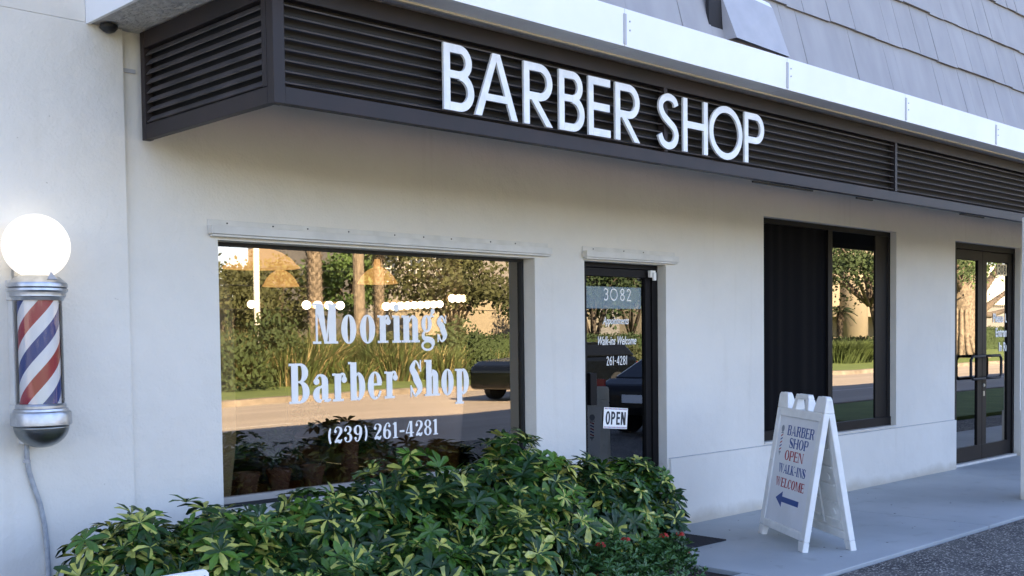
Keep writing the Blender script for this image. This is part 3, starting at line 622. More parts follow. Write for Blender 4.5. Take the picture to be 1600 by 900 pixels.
# double door 3080
d2 = child_empty('double_door', shop, 'dark bronze glass double doors numbered 3080')
f = MB(); f.box(12.641, 14.521, .07, .17, 2.56, 2.631); f.box(12.641, 12.70, .07, .17, .03, 2.56); f.box(14.46, 14.521, .07, .17, .03, 2.56); f.build('frame', 'frame', d2, bevel=.003)
MB().box(12.641, 14.521, .03, .17, .0005, .028).build('threshold', 'rail', d2)
for k, (a, b) in enumerate(((12.704, 13.577), (13.583, 14.456))):
    lf = MB(); ga, gb = a+.17, b-.13
    if k: ga, gb = a+.12, b-.12
    lf.box(a, b, .082, .128, 2.44, 2.556); lf.box(a, b, .082, .128, .034, .21); lf.box(a, ga, .082, .128, .21, 2.44); lf.box(gb, b, .082, .128, .21, 2.44)
    l_ = lf.build('door_leaf', 'frame', d2, bevel=.003)
    p_ = pane(ga, gb, .21, 2.44, .10, 'glassB', l_)
    hx = (13.10, 13.53) if k == 0 else (13.63, 13.90)
    h0, h1 = (13.535, 13.10) if k == 0 else (13.62, 13.97)
    h = MB(); h.tube([(h0,.082,1.02),(h0,.03,1.02),(h0+(h1-h0)*.15,.012,1.02),(h1-(h1-h0)*.12,.012,1.02),(h1,.012,1.06),(h1,.012,1.25),(h1-(h1-h0)*.12,.012,1.29),(h0+(h1-h0)*.15,.012,1.29),(h0,.03,1.29),(h0,.082,1.29)], .017, 8); h.build('handle', 'gasket', l_, smooth=True)
lk = MB(); lk.lathe((0,0,0), [(.022,0),(.018,.012)], 14, lambda q: (13.62+q[0], .08-q[2], .93+q[1])); lk.build('lock', 'steel', d2); MB().box(13.60, 13.64, .074, .08, .80, .86).build('keyhole_plate', 'steel', d2)
MB().box(14.04, 14.41, .0965, .0985, 2.285, 2.425).build('number_card', mat('number_card', (.85, .72, .48), .6), d2)
v = MB(); word(v, lambda c, W: sans(c, W, .17), [('3',14.065,14.135),('0',14.15,14.22),('8',14.235,14.305),('0',14.32,14.39)], IDT, 2.30, .11, .0962, .0955); fixn(v.build('number', 'black', d2))
for s_, z, x in (('Please Use', 1.70, 13.92), ('Entrance', 1.52, 14.00), ('In Rear', 1.34, 14.10)):
    textmesh('lettering', s_, .155, (x, .096, z), 'vinyl', d2, sx=.84, offset=.004)
# corner column at the walkway edge
MB().box(10.70, 11.1, -1.86, -1.50, 0, 2.64).build('column', 'stucco', shop, bevel=.008)
# interiors
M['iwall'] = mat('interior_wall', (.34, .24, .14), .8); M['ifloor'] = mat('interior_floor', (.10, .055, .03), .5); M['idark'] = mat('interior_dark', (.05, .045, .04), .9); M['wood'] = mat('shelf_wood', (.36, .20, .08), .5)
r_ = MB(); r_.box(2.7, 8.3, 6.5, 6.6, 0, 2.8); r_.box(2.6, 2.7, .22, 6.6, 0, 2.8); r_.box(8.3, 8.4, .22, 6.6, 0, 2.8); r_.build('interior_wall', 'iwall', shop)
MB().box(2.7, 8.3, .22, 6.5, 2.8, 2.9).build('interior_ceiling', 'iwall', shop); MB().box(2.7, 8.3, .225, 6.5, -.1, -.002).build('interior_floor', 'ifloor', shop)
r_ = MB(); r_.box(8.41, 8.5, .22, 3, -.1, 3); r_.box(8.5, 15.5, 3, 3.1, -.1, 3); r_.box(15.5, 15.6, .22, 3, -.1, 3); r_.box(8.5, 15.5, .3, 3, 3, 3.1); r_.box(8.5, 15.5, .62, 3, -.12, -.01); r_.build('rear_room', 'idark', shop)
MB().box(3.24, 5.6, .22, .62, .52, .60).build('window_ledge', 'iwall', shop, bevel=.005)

# ------------------------------------------------------------ barber pole
def stripemat():
    mt, t, b = newmat('pole_stripes'); b.inputs['Roughness'].default_value = .35
    tc = t.nodes.new('ShaderNodeTexCoord'); sx = t.nodes.new('ShaderNodeSeparateXYZ'); t.links.new(tc.outputs['Object'], sx.inputs[0])
    at = t.nodes.new('ShaderNodeMath'); at.operation = 'ARCTAN2'; t.links.new(sx.outputs[1], at.inputs[0]); t.links.new(sx.outputs[0], at.inputs[1])
    a = t.nodes.new('ShaderNodeMath'); a.operation = 'MULTIPLY'; a.inputs[1].default_value = 2/(2*math.pi); t.links.new(at.outputs[0], a.inputs[0])
    z = t.nodes.new('ShaderNodeMath'); z.operation = 'DIVIDE'; z.inputs[1].default_value = .335; t.links.new(sx.outputs[2], z.inputs[0])
    d = t.nodes.new('ShaderNodeMath'); d.operation = 'SUBTRACT'; t.links.new(z.outputs[0], d.inputs[0]); t.links.new(a.outputs[0], d.inputs[1])
    o = t.nodes.new('ShaderNodeMath'); o.operation = 'ADD'; o.inputs[1].default_value = STR_OFF; t.links.new(d.outputs[0], o.inputs[0])
    f = t.nodes.new('ShaderNodeMath'); f.operation = 'FRACT'; t.links.new(o.outputs[0], f.inputs[0])
    r = t.nodes.new('ShaderNodeValToRGB'); r.color_ramp.interpolation = 'CONSTANT'; e = r.color_ramp.elements
    e[0].position = 0; e[0].color = (.33, .008, .03, 1); e[1].position = .26; e[1].color = (.78, .77, .76, 1)
    q = e.new(.50); q.color = (.012, .035, .20, 1); q = e.new(.76); q.color = (.78, .77, .76, 1)
    t.links.new(f.outputs[0], r.inputs[0]); t.links.new(r.outputs[0], b.inputs['Base Color'])
    return mt
STR_OFF = .32
M['stripes'] = stripemat()
M['tube'] = glassmat('pole_glass', .0, (.97, .98, .98))
M['globe'] = emat('lit_globe', (1, .90, .74), .10)
PX, PY = 2.13, -.20
bp_ = empty('barber_pole', 'chrome barber pole with red white and blue stripes and lit globe on the left wall', 'barber pole', loc=(PX, PY, 1.07))
def PT(q): return (q[0], q[1], q[2]-1.07)
MB().lathe((0,0,0), [(.155*math.sin(R(a)), 2.047-.155*math.cos(R(a))) for a in range(16, 179, 6)], 48, PT).build('globe', 'globe', bp_, smooth=True)
cp = MB().lathe((0,0,0), [(.085,1.905),(.10,1.900),(.122,1.880),(.134,1.870),(.1365,1.862),(.1365,1.850),(.128,1.847),(.137,1.842),(.138,1.832),(.130,1.824),(.128,1.812),(.1285,1.805),(.120,1.800),(.116,1.786),(.10,1.785)], 48, PT).build('top_cap', 'steel', bp_); sharp(cp, 28)
MB().add([(-.03,-.118,.822),(.03,-.118,.822),(.0,-.085,.862),(-.03,-.10,.822),(.03,-.10,.822)], []) 
g_ = MB(); g_.add([(.00,-.121,.815),(.052,-.111,.815),(.028,-.100,.852),(.0,-.115,.813),(.052,-.105,.813),(.028,-.094,.852)], [(0,1,2),(5,4,3),(0,2,5,3),(1,4,5,2),(0,3,4,1)]); g_.build('globe_clip', 'flash', bp_)
st_ = MB().lathe((0,0,0), [(.094,1.272),(.094,1.79)], 64, lambda q: q).build('striped_cylinder', 'stripes', bp_, smooth=False); st_.location = (0,0,-1.07); sharp(st_)
gt = MB(); gt.lathe((0,0,0), [(.109,1.27),(.109,1.79)], 48, PT); gt.f = gt.f[:-2]; gt.mi = gt.mi[:-2]; gt.build('glass_tube', 'tube', bp_, smooth=True)
lc = MB().lathe((0,0,0), [(.10,1.29),(.112,1.288),(.117,1.280),(.117,1.268),(.124,1.264),(.126,1.254),(.136,1.248),(.140,1.238),(.140,1.188),(.136,1.184),(.127,1.183)], 48, PT).build('bottom_collar', 'steel', bp_); sharp(lc, 28)
dm = MB().lathe((0,0,0), [(.127*math.sin(R(a)), 1.182-.108*math.cos(R(a))) for a in range(90, -1, -6)], 48, PT).build('bottom_dome', 'steel_dark', bp_, smooth=True)
bk_ = MB(); bk_.box(-.09, .09, .07, .165, .12, .21); bk_.box(-.085, .085, .105, .165, .2101, .7199); bk_.box(-.09, .09, .07, .165, .72, .82); bk_.box(-.05, .05, .10, .163, .015, .1199)
bk_.build('wall_bracket', 'rail', bp_, bevel=.004)
bx_ = MB().box(-.06, -.03, .13, .163, .82, 1.0).build('bracket_tab', 'steel', bp_)
cd = MB(); cd.tube([(PX-.02,-.06,1.10),(PX-.018,-.052,1.02),(PX-.01,-.05,.95),(PX+.012,-.05,.87),(PX+.04,-.05,.78),(PX+.058,-.05,.68),(PX+.068,-.05,.56),(PX+.072,-.05,.40),(PX+.07,-.05,.05)], .0125, 10)
cdo = cd.build('conduit', 'conduit', None, smooth=True); tag(cdo, 'thin grey conduit curving down the wall below the barber pole', 'conduit')
cl = MB(); cl.tube([(PX-.018,-.050,.99),(PX-.017,-.050,1.005)], .017, 10); cl.build('conduit_clip', 'flash', cdo)
dd = MB().lathe((2.575, .0, 0), [(.03,3.213),(.045,3.205),(.045,3.19),(.03,3.175),(.015,3.168)], 20, lambda q: (q[0], q[1]-.085, q[2])).build('dome_fixture', 'black'); sharp(dd)
tag(dd, 'small dark dome fixture under the soffit above the pilaster', 'fixture')

# ------------------------------------------------------------ sandwich boards
def aframe(A, Bv, spread, label, full=True):
    A = Vector((*A, 0)); Bv = Vector((*Bv, 0)); wv = (Bv-A); W = wv.length; wd = wv.normalized(); nd = Vector((wd.y, -wd.x, 0))
    if nd.dot(Vector((0,-5.67,0))-A) < 0: nd = -nd          # outward normal of the printed side
    H = 1.125; bd = -nd*spread
    root = empty('sandwich_board', label, 'sign board', loc=(A+Bv)/2+bd/2)
    O = root.location
    def frame(foot, top, out):
        td = (top-foot); L = td.length; td.normalize(); n = wd.cross(td); n = n if n.dot(out) > 0 else -n
        return (lambda q: tuple(foot + wd*q[0] + td*q[2] - n*q[1] - O)), L
    apex = A+bd/2+Vector((0,0,H))
    TF, L = frame(A, apex+nd*.02, nd); TB, _ = frame(A+bd, apex-nd*.02, -nd)
    def outline(mb, T, d0, d1):
        e = 0
        def bx(a, b, c, d, o0=0, o1=0): mb.prism([(a,c),(b,c),(b,d),(a,d)], T, d0+o0, d1+o1)
        bx(.001, .075, .075, 1.02); bx(W-.075, W-.001, .075, 1.02)               # rails
        bx(.0755, W-.0755, .075, .135); bx(.0755, W-.0755, .955, 1.02)
        mb.prism([(0,0),(.085,0),(.105,.0745),(0,.0745)], T, d0, d1); mb.prism([(W-.085,0),(W,0),(W,.0745),(W-.105,.0745)], T, d0, d1)
        mb.prism([(.001,1.0205),(.20,1.0205),(.165,L-.02),(.15,L),(.02,L),(.001,L-.02)], T, d0, d1)
        mb.prism([(W-.20,1.0205),(W-.001,1.0205),(W-.001,L-.02),(W-.02,L),(W-.15,L),(W-.165,L-.02)], T, d0, d1)
        c = W/2
        mb.prism([(c-.15,1.0205),(c-.085,1.0205),(c-.065,L-.035),(c-.125,L-.035)], T, d0, d1); mb.prism([(c+.085,1.0205),(c+.15,1.0205),(c+.125,L-.035),(c+.065,L-.035)], T, d0, d1)
        mb.prism([(c-.125,L-.0345),(c+.125,L-.0345),(c+.11,L),(c-.11,L)], T, d0, d1)
    f = MB(); outline(f, TF, 0, .045); fixn(f.build('front_panel', 'plastic', root, bevel=.006))
    f = MB(); f.prism([(.076,.136),(W-.076,.136),(W-.076,.954),(.076,.954)], TF, .012, .022); fixn(f.build('printed_sheet', 'sheet', root))
    f = MB(); f.prism([(.076,.136),(W-.076,.136),(W-.076,.954),(.076,.954)], TF, .024, .036); fixn(f.build('inner_panel', 'plastic', root))
    f = MB(); outline(f, TB, 0, .045)
    fixn(f.build('back_panel', 'plastic', root, bevel=.006))
    f = MB(); f.prism([(.076,.136),(W-.076,.136),(W-.076,.954),(.076,.954)], TB, .008, .020)
    fixn(f.build('back_web', 'plastic', root))
    f = MB()
    for x0, x1 in ((.10,.125),(W/2-.012,W/2+.012),(W-.125,W-.10)): f.prism([(x0,.15),(x1,.15),(x1,.93),(x0,.93)], TB, .0205, .036)
    for k in range(6):
        z = .19+.135*k
        for x0, x1 in ((.15, W/2-.04), (W/2+.04, W-.15)): f.prism([(x0,z),(x1,z),(x1,z+.018),(x0,z+.018)], TB, .0205, .034)
    for k in (0, 2, 4):
        z = .26+.135*k
        for cx in (W*.27, W*.73):
            f.prism([(cx+.028*math.cos(a*math.pi/8), z+.028*math.sin(a*math.pi/8)) for a in range(16)], TB, .0205, .033)
    fixn(f.build('stiffening_ribs', 'plastic', root, bevel=.004))
    for a, b in ((.03,.12),(W-.12,W-.03)):
        h = MB(); p0 = apex+wd*a-O+Vector((0,0,-.018)); p1 = apex+wd*b-O+Vector((0,0,-.018)); h.tube([p0, p1], .016, 10); h.build('hinge', 'plastic', root)
    for x, z in ((.04,.09),(W-.04,.09),(.06,.99),(W-.06,.99),(.04,.6),(W-.04,.6)):
        s = MB(); s.prism([(x+.009*math.cos(a*math.pi/5), z+.009*math.sin(a*math.pi/5)) for a in range(10)], TF, -.004, .0); fixn(s.build('rivet', 'letter', root))
    return root, TF, W
sb, TF, W = aframe((7.58, -.67), (7.077, -1.378), .42, 'white sandwich board with blue and red barber shop lettering standing on the walkway')
W6 = {'I': .34, '-': .3, 'E': .58, 'S': .52, 'L': .56, 'W': .98, 'M': .95, 'R': .66, 'B': .62, 'P': .6, 'N': .72, 'O': .66, 'A': .74, 'C': .62, 'H': .72, 'K': .7}
s0, s1 = .076, W-.076; SW = s1-s0; SH = .818
def row(txt, cs, down, wf, h, m_):
    cx = s0+SW*cs; z = .954-SH*down-h/2; mb = MB()
    word(mb, fat, layout(txt, cx-SW*wf/2, cx+SW*wf/2, .06, W6, .3), TF, z, h, .0119, .0112, k=.27, s=.085)
    fixn(mb.build('lettering', m_, sb))
row('BARBER', .575, .125, .68, .078, 'blue'); row('SHOP', .575, .24, .48, .076, 'blue')
row('OPEN', .50, .36, .48, .076, 'red'); row('WALK-INS', .50, .49, .70, .070, 'blue'); row('WELCOME', .50, .62, .74, .070, 'red')
ar = MB(); cx = s0+SW*.50; z = .954-SH*.775
ar.prism([(cx-.10,z-.021),(cx+.21,z-.021),(cx+.21,z+.021),(cx-.10,z+.021)], TF, .0119, .0112); ar.prism([(cx-.22,z),(cx-.10,z-.06),(cx-.10,z+.06)], TF, .0119, .01115)
fixn(ar.build('arrow', 'blue', sb))
cx = s0+SW*.105; zt = .954-SH*.085
ic = MB(); ic.prism([(cx+.026*math.cos(a*math.pi/10), zt-.028+.028*math.sin(a*math.pi/10)) for a in range(20)], TF, .0119, .0112)
ic.prism([(cx-.022,zt-.066),(cx+.022,zt-.066),(cx+.022,zt-.057),(cx-.022,zt-.057)], TF, .0119, .01115); ic.prism([(cx-.022,zt-.205),(cx+.022,zt-.205),(cx+.014,zt-.222),(cx-.014,zt-.222)], TF, .0119, .0112); ic.prism([(cx-.008,zt-.2225),(cx+.008,zt-.2225),(cx,zt-.245)], TF, .0119, .0112)
fixn(ic.build('pole_emblem', 'grey', sb))
for k in range(5):
    z0 = zt-.068-.027*k
    q = MB(); q.prism([(cx-.018,z0-.026),(cx+.018,z0-.010),(cx+.018,z0),(cx-.018,z0-.014)], TF, .0119, .0111); fixn(q.build('emblem_stripe', 'red' if k % 2 == 0 else 'blue', sb))
# second board, only its upper corner is in view
yb_ = empty('board_sign', 'plain white board sign in the near foreground, only its top corner showing', 'sign board', loc=(1.60, -2.20, 0))
MB().prism([(-.42,-.62+.72),(.30,-.62+.72),(.30,.785),(.29,.797),(-.41,.797),(-.42,.785)], lambda q: q, -.012, .012).build('board', 'plastic', yb_, bevel=.002)
for x in (-.38, .26): MB().box(x-.012, x+.012, .013, .035, -.022, .70).build('post', 'plastic', yb_)
for x in (.262, .283): MB().lathe((0,0,0), [(.004,0),(.003,.003)], 8, lambda q, x=x: (x+q[0], -.012-q[2], .775+q[1])).build('screw', 'gasket', yb_)

# mat, OPEN card
mt_ = MB(); mt_.box(6.36, 7.12, -.69, -.07, .001, .010)
for k in range(20): mt_.box(6.385, 7.095, -.675+.03*k, -.662+.03*k, .0101, .016)
tag(mt_.build('door_mat', 'rubber'), 'black ribbed rubber door mat on the walkway at the shop door', 'door mat')
oc = empty('open_card', 'small white OPEN card hanging crooked on the shop door glass', 'sign', loc=(6.765, .112, .93))
def OT(q):
    c, s_ = math.cos(R(-5)), math.sin(R(-5)); return (q[0]*c-q[2]*s_, q[1], q[0]*s_+q[2]*c)
MB().box(-.145, .145, -.0010, .001, -.083, .083, OT).build('card', 'vinyl', oc)
v = MB(); word(v, lambda c, W: sans(c, W, .165), [('O',-.122,-.068),('P',-.056,-.006),('E',.008,.052),('N',.064,.122)], OT, -.052, .104, -.0012, -.0019); fixn(v.build('lettering', 'black', oc))
v = MB(); v2 = MB()
for k in range(18):
    x = -.138+.0155*k
    for zz in (.068, -.079): (v if k % 2 else v2).prism([(x,zz),(x+.008,zz),(x+.014,zz+.011),(x+.006,zz+.011)], OT, -.0012, -.0017)
fixn(v.build('stripe_border', 'blue', oc)); fixn(v2.build('stripe_border', 'red', oc))

# ------------------------------------------------------------ shrubs
rng = random.Random(11)
def leaflet(mb, o, d, n, L, Wd, mats, droop):
    d = d.normalized(); sdv = d.cross(n).normalized(); n = sdv.cross(d).normalized()
    st = [(.0, .0), (.35, .62), (.72, 1.0), (1.0, 0)]
    P = []
    for t_, wv in st:
        c = o + d*(L*t_) - n*(droop*L*t_*t_) ; P.append((c, wv*Wd/2))
    up_ = n*(Wd*.16)
    v = [P[0][0], P[1][0]+sdv*P[1][1]+up_*.7, P[1][0], P[1][0]-sdv*P[1][1]+up_*.7, P[2][0]+sdv*P[2][1]+up_, P[2][0], P[2][0]-sdv*P[2][1]+up_, P[3][0]+sdv*Wd*.16, P[3][0]-sdv*Wd*.16]
    o_ = len(mb.v); mb.v += [tuple(q) for q in v]
    for f, k in (((0,2,1),0),((0,3,2),1),((1,2,5,4),2),((2,3,6,5),3),((4,5,7),4),((5,8,7),4),((5,6,8),5)):
        mb.f.append(tuple(i+o_ for i in f)); mb.mi.append(mats[k])
def rosette(mb, c, d, size, cream, n=None):
    d = d.normalized(); a = d.orthogonal().normalized(); b = d.cross(a); n = n or rng.choice([6, 7, 7, 8, 9]); ph = rng.random()*6
    base = 1 if rng.random() < .42 else 0; op = rng.uniform(.15, .75)
    crm = rng.random() < cream+.18
    for k in range(n):
        t_ = ph+2*math.pi*k/n+rng.uniform(-.12, .12); rd = a*math.cos(t_)+b*math.sin(t_)
        dd_ = (rd + d*op*rng.uniform(.6, 1.2)).normalized(); L = size*rng.uniform(.8, 1.12)
        ms = [base]*6
        if crm and rng.random() < .6:
            m_ = rng.random()
            if m_ < .4: ms = [2, base, 2, base, 2, base]
            elif m_ < .75: ms = [2, 2, base, 2, base, base]
            elif m_ < .9: ms = [2]*6
            else: ms = [base, 2, base, 2, base, 2]
        leaflet(mb, c, dd_, d, L, L*rng.uniform(.34, .44), ms, rng.uniform(.1, .55))
def shrub(name, label, cx, cy, rx, ry, h, nros, cream=.35, size=.097, group=None, z0=-.03, stems=9, mats=('g1','g2','g3')):
    root = empty(name, label, 'shrub', group, loc=(cx, cy, z0))
    mb = MB(); lobes = [(rng.uniform(-.6,.6)*rx, rng.uniform(-.5,.5)*ry, h*rng.uniform(.55,.85), rng.uniform(.35,.6)) for _ in range(7)]
    tips = []
    for i in range(nros):
        u_ = rng.random(); az = rng.uniform(0, 2*math.pi); el = math.asin(rng.uniform(-.35, 1)); rr = rng.choice([1, 1, 1, .85, .7])*rng.uniform(.82, 1.08)
        d = Vector((math.cos(az)*math.cos(el), math.sin(az)*math.cos(el), math.sin(el)))
        wob = 1+.10*math.sin(az*5+cx*7)+.08*math.sin(az*3+el*6+cx*13)
        p = Vector((d.x*rx*rr*wob, d.y*ry*rr*wob, h*.48+d.z*h*.50*rr*wob))
        if rng.random() < .06 and d.z > .3: p.z += rng.uniform(.02, .07)
        if p.z < .03: p.z = rng.uniform(.03, .3)
        if p.y+cy > -.06: p.y = -.06-cy-rng.random()*.1
        nn = Vector((d.x*.8, d.y*.8-.15, d.z*.7+.55))+Vector((rng.gauss(0,.3), rng.gauss(0,.3), rng.gauss(0,.2)))
        rosette(mb, p, nn, size*rng.uniform(.55, 1.2), cream)
        if i % 14 == 0: tips.append(p)
    mb.build('foliage', list(mats), root)
    for p in tips[:stems]:
        s = MB(); q = Vector((p.x*.3, p.y*.3, 0)); mid = (q+p)/2+Vector((rng.uniform(-.05,.05), rng.uniform(-.05,.05), .03)); s.tube([q, mid, p], [.012, .009, .004], 6); s.build('stem', 'stem', root)
    return root
GR = 'variegated shrubs along the shop window'
SH = [(2.30,-.78,.34,.36,.80,190,.55,'leftmost variegated shrub with cream edged leaves beside the pilaster'),
      (2.85,-.72,.42,.42,.76,380,.30,'low dark shrub under the left end of the shop window'),
      (3.42,-.74,.42,.44,.80,380,.45,'variegated shrub in front of the window sill near its left end'),
      (3.98,-.76,.42,.44,.90,400,.35,'variegated shrub below the phone number on the window'),
      (4.75,-.78,.44,.44,.97,430,.45,'tallest variegated shrub below the right end of the window'),
      (5.35,-.78,.42,.44,.80,380,.30,'variegated shrub between the window and the shop door'),
      (5.83,-.78,.33,.38,.745,380,.30,'rightmost variegated shrub at the end of the bed by the door mat')]
for cx, cy, rx, ry, h, n_, cr, lb in SH: shrub('variegated_shrub', lb, cx, cy, rx, ry, h, int(n_*1.15), cr, group=GR)
FS = [(2.52,-1.30,.34,.25,.50,240,.3,'short shrub in the front row at the far left'), (3.0,-1.28,.40,.25,.50,240,.3,'short shrub in the front row below the left window corner'),
      (3.65,-1.28,.40,.25,.55,240,.35,'short shrub in the front row below the window lettering'), (4.3,-1.28,.40,.26,.56,240,.35,'short shrub in the front row left of the red flowers')]
for cx, cy, rx, ry, h, n_, cr, lb in FS: shrub('variegated_shrub', lb, cx, cy, rx, ry, h, int(n_*1.1), cr, group=GR)
def ixora(cx, cy, r_, h, lb, nf):
    root = empty('ixora_shrub', lb, 'shrub', 'small red flowered shrubs at the front of the bed', loc=(cx, cy, -.03))
    mb = MB()
    for i in range(260):
        az = rng.uniform(0, 6.28); el = math.asin(rng.uniform(0, 1)); rr = rng.uniform(.6, 1.05)
        d = Vector((math.cos(az)*math.cos(el), math.sin(az)*math.cos(el), math.sin(el)))
        p = Vector((d.x*r_*rr, d.y*r_*.8*rr, h*.25+d.z*h*.75*rr))
        for k in range(6):
            t_ = rng.random()*6.28; leaflet(mb, p, Vector((math.cos(t_), math.sin(t_), rng.uniform(.2, 1.2))), d+Vector((0,0,.5)), .042, .017, [0]*6, .2)
    mb.build('foliage', 'ixleaf', root)
    for i in range(nf):
        az = rng.uniform(3.5, 6.0); el = R(rng.uniform(25, 75)); d = Vector((math.cos(az)*math.cos(el), math.sin(az)*math.cos(el), math.sin(el)))
        p = Vector((d.x*r_, d.y*r_*.8, h*.28+d.z*h*.75)); f = MB()
        for k in range(26):
            t_ = rng.random()*6.28; e2 = rng.uniform(.1, 1.4); dd_ = Vector((math.cos(t_)*math.cos(e2), math.sin(t_)*math.cos(e2), math.sin(e2)))
            leaflet(f, p+dd_*.02, Vector((math.cos(t_+1), math.sin(t_+1), .4)), dd_, .018, .011, [0]*6, .1)
        f.build('flower_cluster', 'redflower', root)
ixora(5.0, -1.30, .30, .42, 'small leaved shrub with red blooms in front of the tallest variegated shrub', 2)
ixora(5.55, -1.28, .30, .36, 'small leaved shrub with a few red blooms between the other two red flowered ones', 2)
ixora(5.74, -1.14, .20, .30, 'small leaved red flowered shrub nearest the door mat', 1)

# ------------------------------------------------------------ inside the shop
M['lamp'] = emat('pendant_glow', (.95, .50, .16), .11); M['bulb'] = emat('vanity_bulb', (1.0, .88, .66), 1.6)
M['terracotta'] = mat('terracotta', (.30, .15, .09), .8); M['leather'] = mat('chair_leather', (.03, .028, .028), .35); M['tanreflection'] = mat('tan_reflection', (.50, .38, .20), .6)
def pendant(x, y, z, r_, lb):
    root = empty('pendant_lamp', lb, 'lamp', 'pendant lamps inside the shop', loc=(x, y, z))
    o = MB().lathe((0,0,0), [(r_,-.0),(r_*.99,.008),(r_*.93,.022),(r_*.905,.024),(r_*.84,.046),(r_*.74,.072),(r_*.71,.075),(r_*.55,.103),(r_*.36,.122),(r_*.2,.132),(r_*.17,.15),(.03,.16),(.02,.2)], 28).build('shade', 'lamp', root); sharp(o)
    MB().tube([(0,0,.2),(0,0,2.8-z)], .006, 6).build('cord', 'gasket', root)
pendant(4.08, .95, 2.07, .26, 'large glowing pendant lamp nearest the upper left window corner')
pendant(5.03, 2.2, 2.02, .15, 'middle amber pendant lamp seen below the large one')
pendant(5.56, 1.6, 2.03, .165, 'amber pendant lamp seen right of the palm trunk reflection')
def bulbs(p0, p1, n, r_, lb):
    root = empty('vanity_light', lb, 'light bar', 'vanity light bars inside the shop', loc=p0)
    d = Vector(p1)-Vector(p0)
    MB().tube([(0,.06,0), (d.x, d.y+.06, d.z)], .045, 6).build('bar', 'wood', root)
    for i in range(n):
        c = d*(i/max(1, n-1)); q = MB().lathe((c.x, c.y, c.z), [(r_*math.sin(R(a)), -r_*math.cos(R(a))) for a in range(5, 180, 25)], 12).build('bulb', 'bulb', root, smooth=True)
bulbs((5.84, 4.0, 1.94), (6.02, 4.0, 1.94), 1, .04, 'single vanity bulb furthest left inside the shop')
bulbs((6.48, 4.0, 1.94), (6.90, 4.0, 1.94), 4, .045, 'short row of vanity bulbs behind the letter M')
bulbs((6.73, 3.0, 1.90), (7.93, 3.6, 1.955), 9, .04, 'receding row of nine vanity bulbs above the window lettering')
bulbs((7.76, 3.2, 2.0), (8.20, 3.2, 2.0), 6, .042, 'row of six vanity bulbs at the upper right of the window')
tag(MB().box(5.3, 8.2, 6.0, 6.4, 1.1, 1.75).build('wall_shelf', 'wood'), 'long wooden shelf unit on the back wall inside the shop', 'shelf')
tp = MB(); tp.prism([(3.30,.62),(3.42,.62),(3.47,1.0),(3.47,1.75),(3.44,1.92),(3.38,1.97),(3.33,1.92),(3.30,1.8)], IDT, .28, .31); tag(fixn(tp.build('tan_reflection', 'tanreflection')), 'tall tan round-topped shape standing in for a reflection at the left window edge', 'panel')  # solid tan shape added in place of a reflection in the glass
tb = MB(); tb.lathe((5.60,.30,0), [(.002,.80),(.012,.83),(.02,.85),(.046,.862),(.046,1.25),(.04,1.262),(.012,1.262),(.01,2.79)], 20); sharp(tag(tb.build('hanging_canister', 'plastic'), 'white hanging canister with pointed tip inside the right window edge', 'canister'))
def potplant(x, y, h, r_, lb, label2=None):
    root = empty('potted_plant', lb, 'potted plant', 'potted plants on the window ledge', loc=(x, y, .601))
    o = MB().lathe((0,0,0), [(.05,0),(.075,.14),(.082,.14),(.082,.165),(.07,.165),(.065,.15)], 20).build('pot', 'terracotta', root); sharp(o)
    mb = MB()
    for i in range(16):
        az = rng.uniform(0, 6.28); el = rng.uniform(0, 1.4); p = Vector((math.cos(az)*math.cos(el)*r_, math.sin(az)*math.cos(el)*r_*.8, .16+h*.3+math.sin(el)*h*.6)); rosette(mb, p, Vector((p.x, p.y-.1, .2)), .07, .05)
    mb.build('foliage', ['g1','g1','g2'], root)
for x, y, h, r_, lb in ((3.62,.42,.22,.12,'potted plant furthest left on the window ledge'),(3.85,.42,.25,.13,'second potted plant from the left on the window ledge'),(4.12,.44,.45,.12,'tall potted plant reaching the phone number'),(4.62,.44,.2,.12,'potted plant right of the clay jar')): potplant(x, y, h, r_, lb)
tag(sharp(MB().lathe((4.40,.42,.601), [(.05,0),(.06,.06),(.055,.22),(.062,.27),(.05,.31),(.03,.33)], 20).build('clay_jar', 'terracotta')), 'tall clay jar on the window ledge between the potted plants', 'jar')
bc = empty('barber_chair', 'black leather barber chair inside behind the window ledge', 'chair', loc=(4.75, 1.9, 0))
MB().box(-.3, .3, -.3, .3, .5, .64).build('seat', 'leather', bc, bevel=.03); MB().box(-.28, .28, .2, .34, .65, 1.25).build('backrest', 'leather', bc, bevel=.04); MB().lathe((0,0,0), [(.3,0),(.3,.04),(.06,.08),(.06,.5)], 24).build('pedestal', 'steel', bc)
for x in (-.36, .30): MB().box(x, x+.06, -.25, .25, .74, .79).build('armrest', 'leather', bc, bevel=.01)

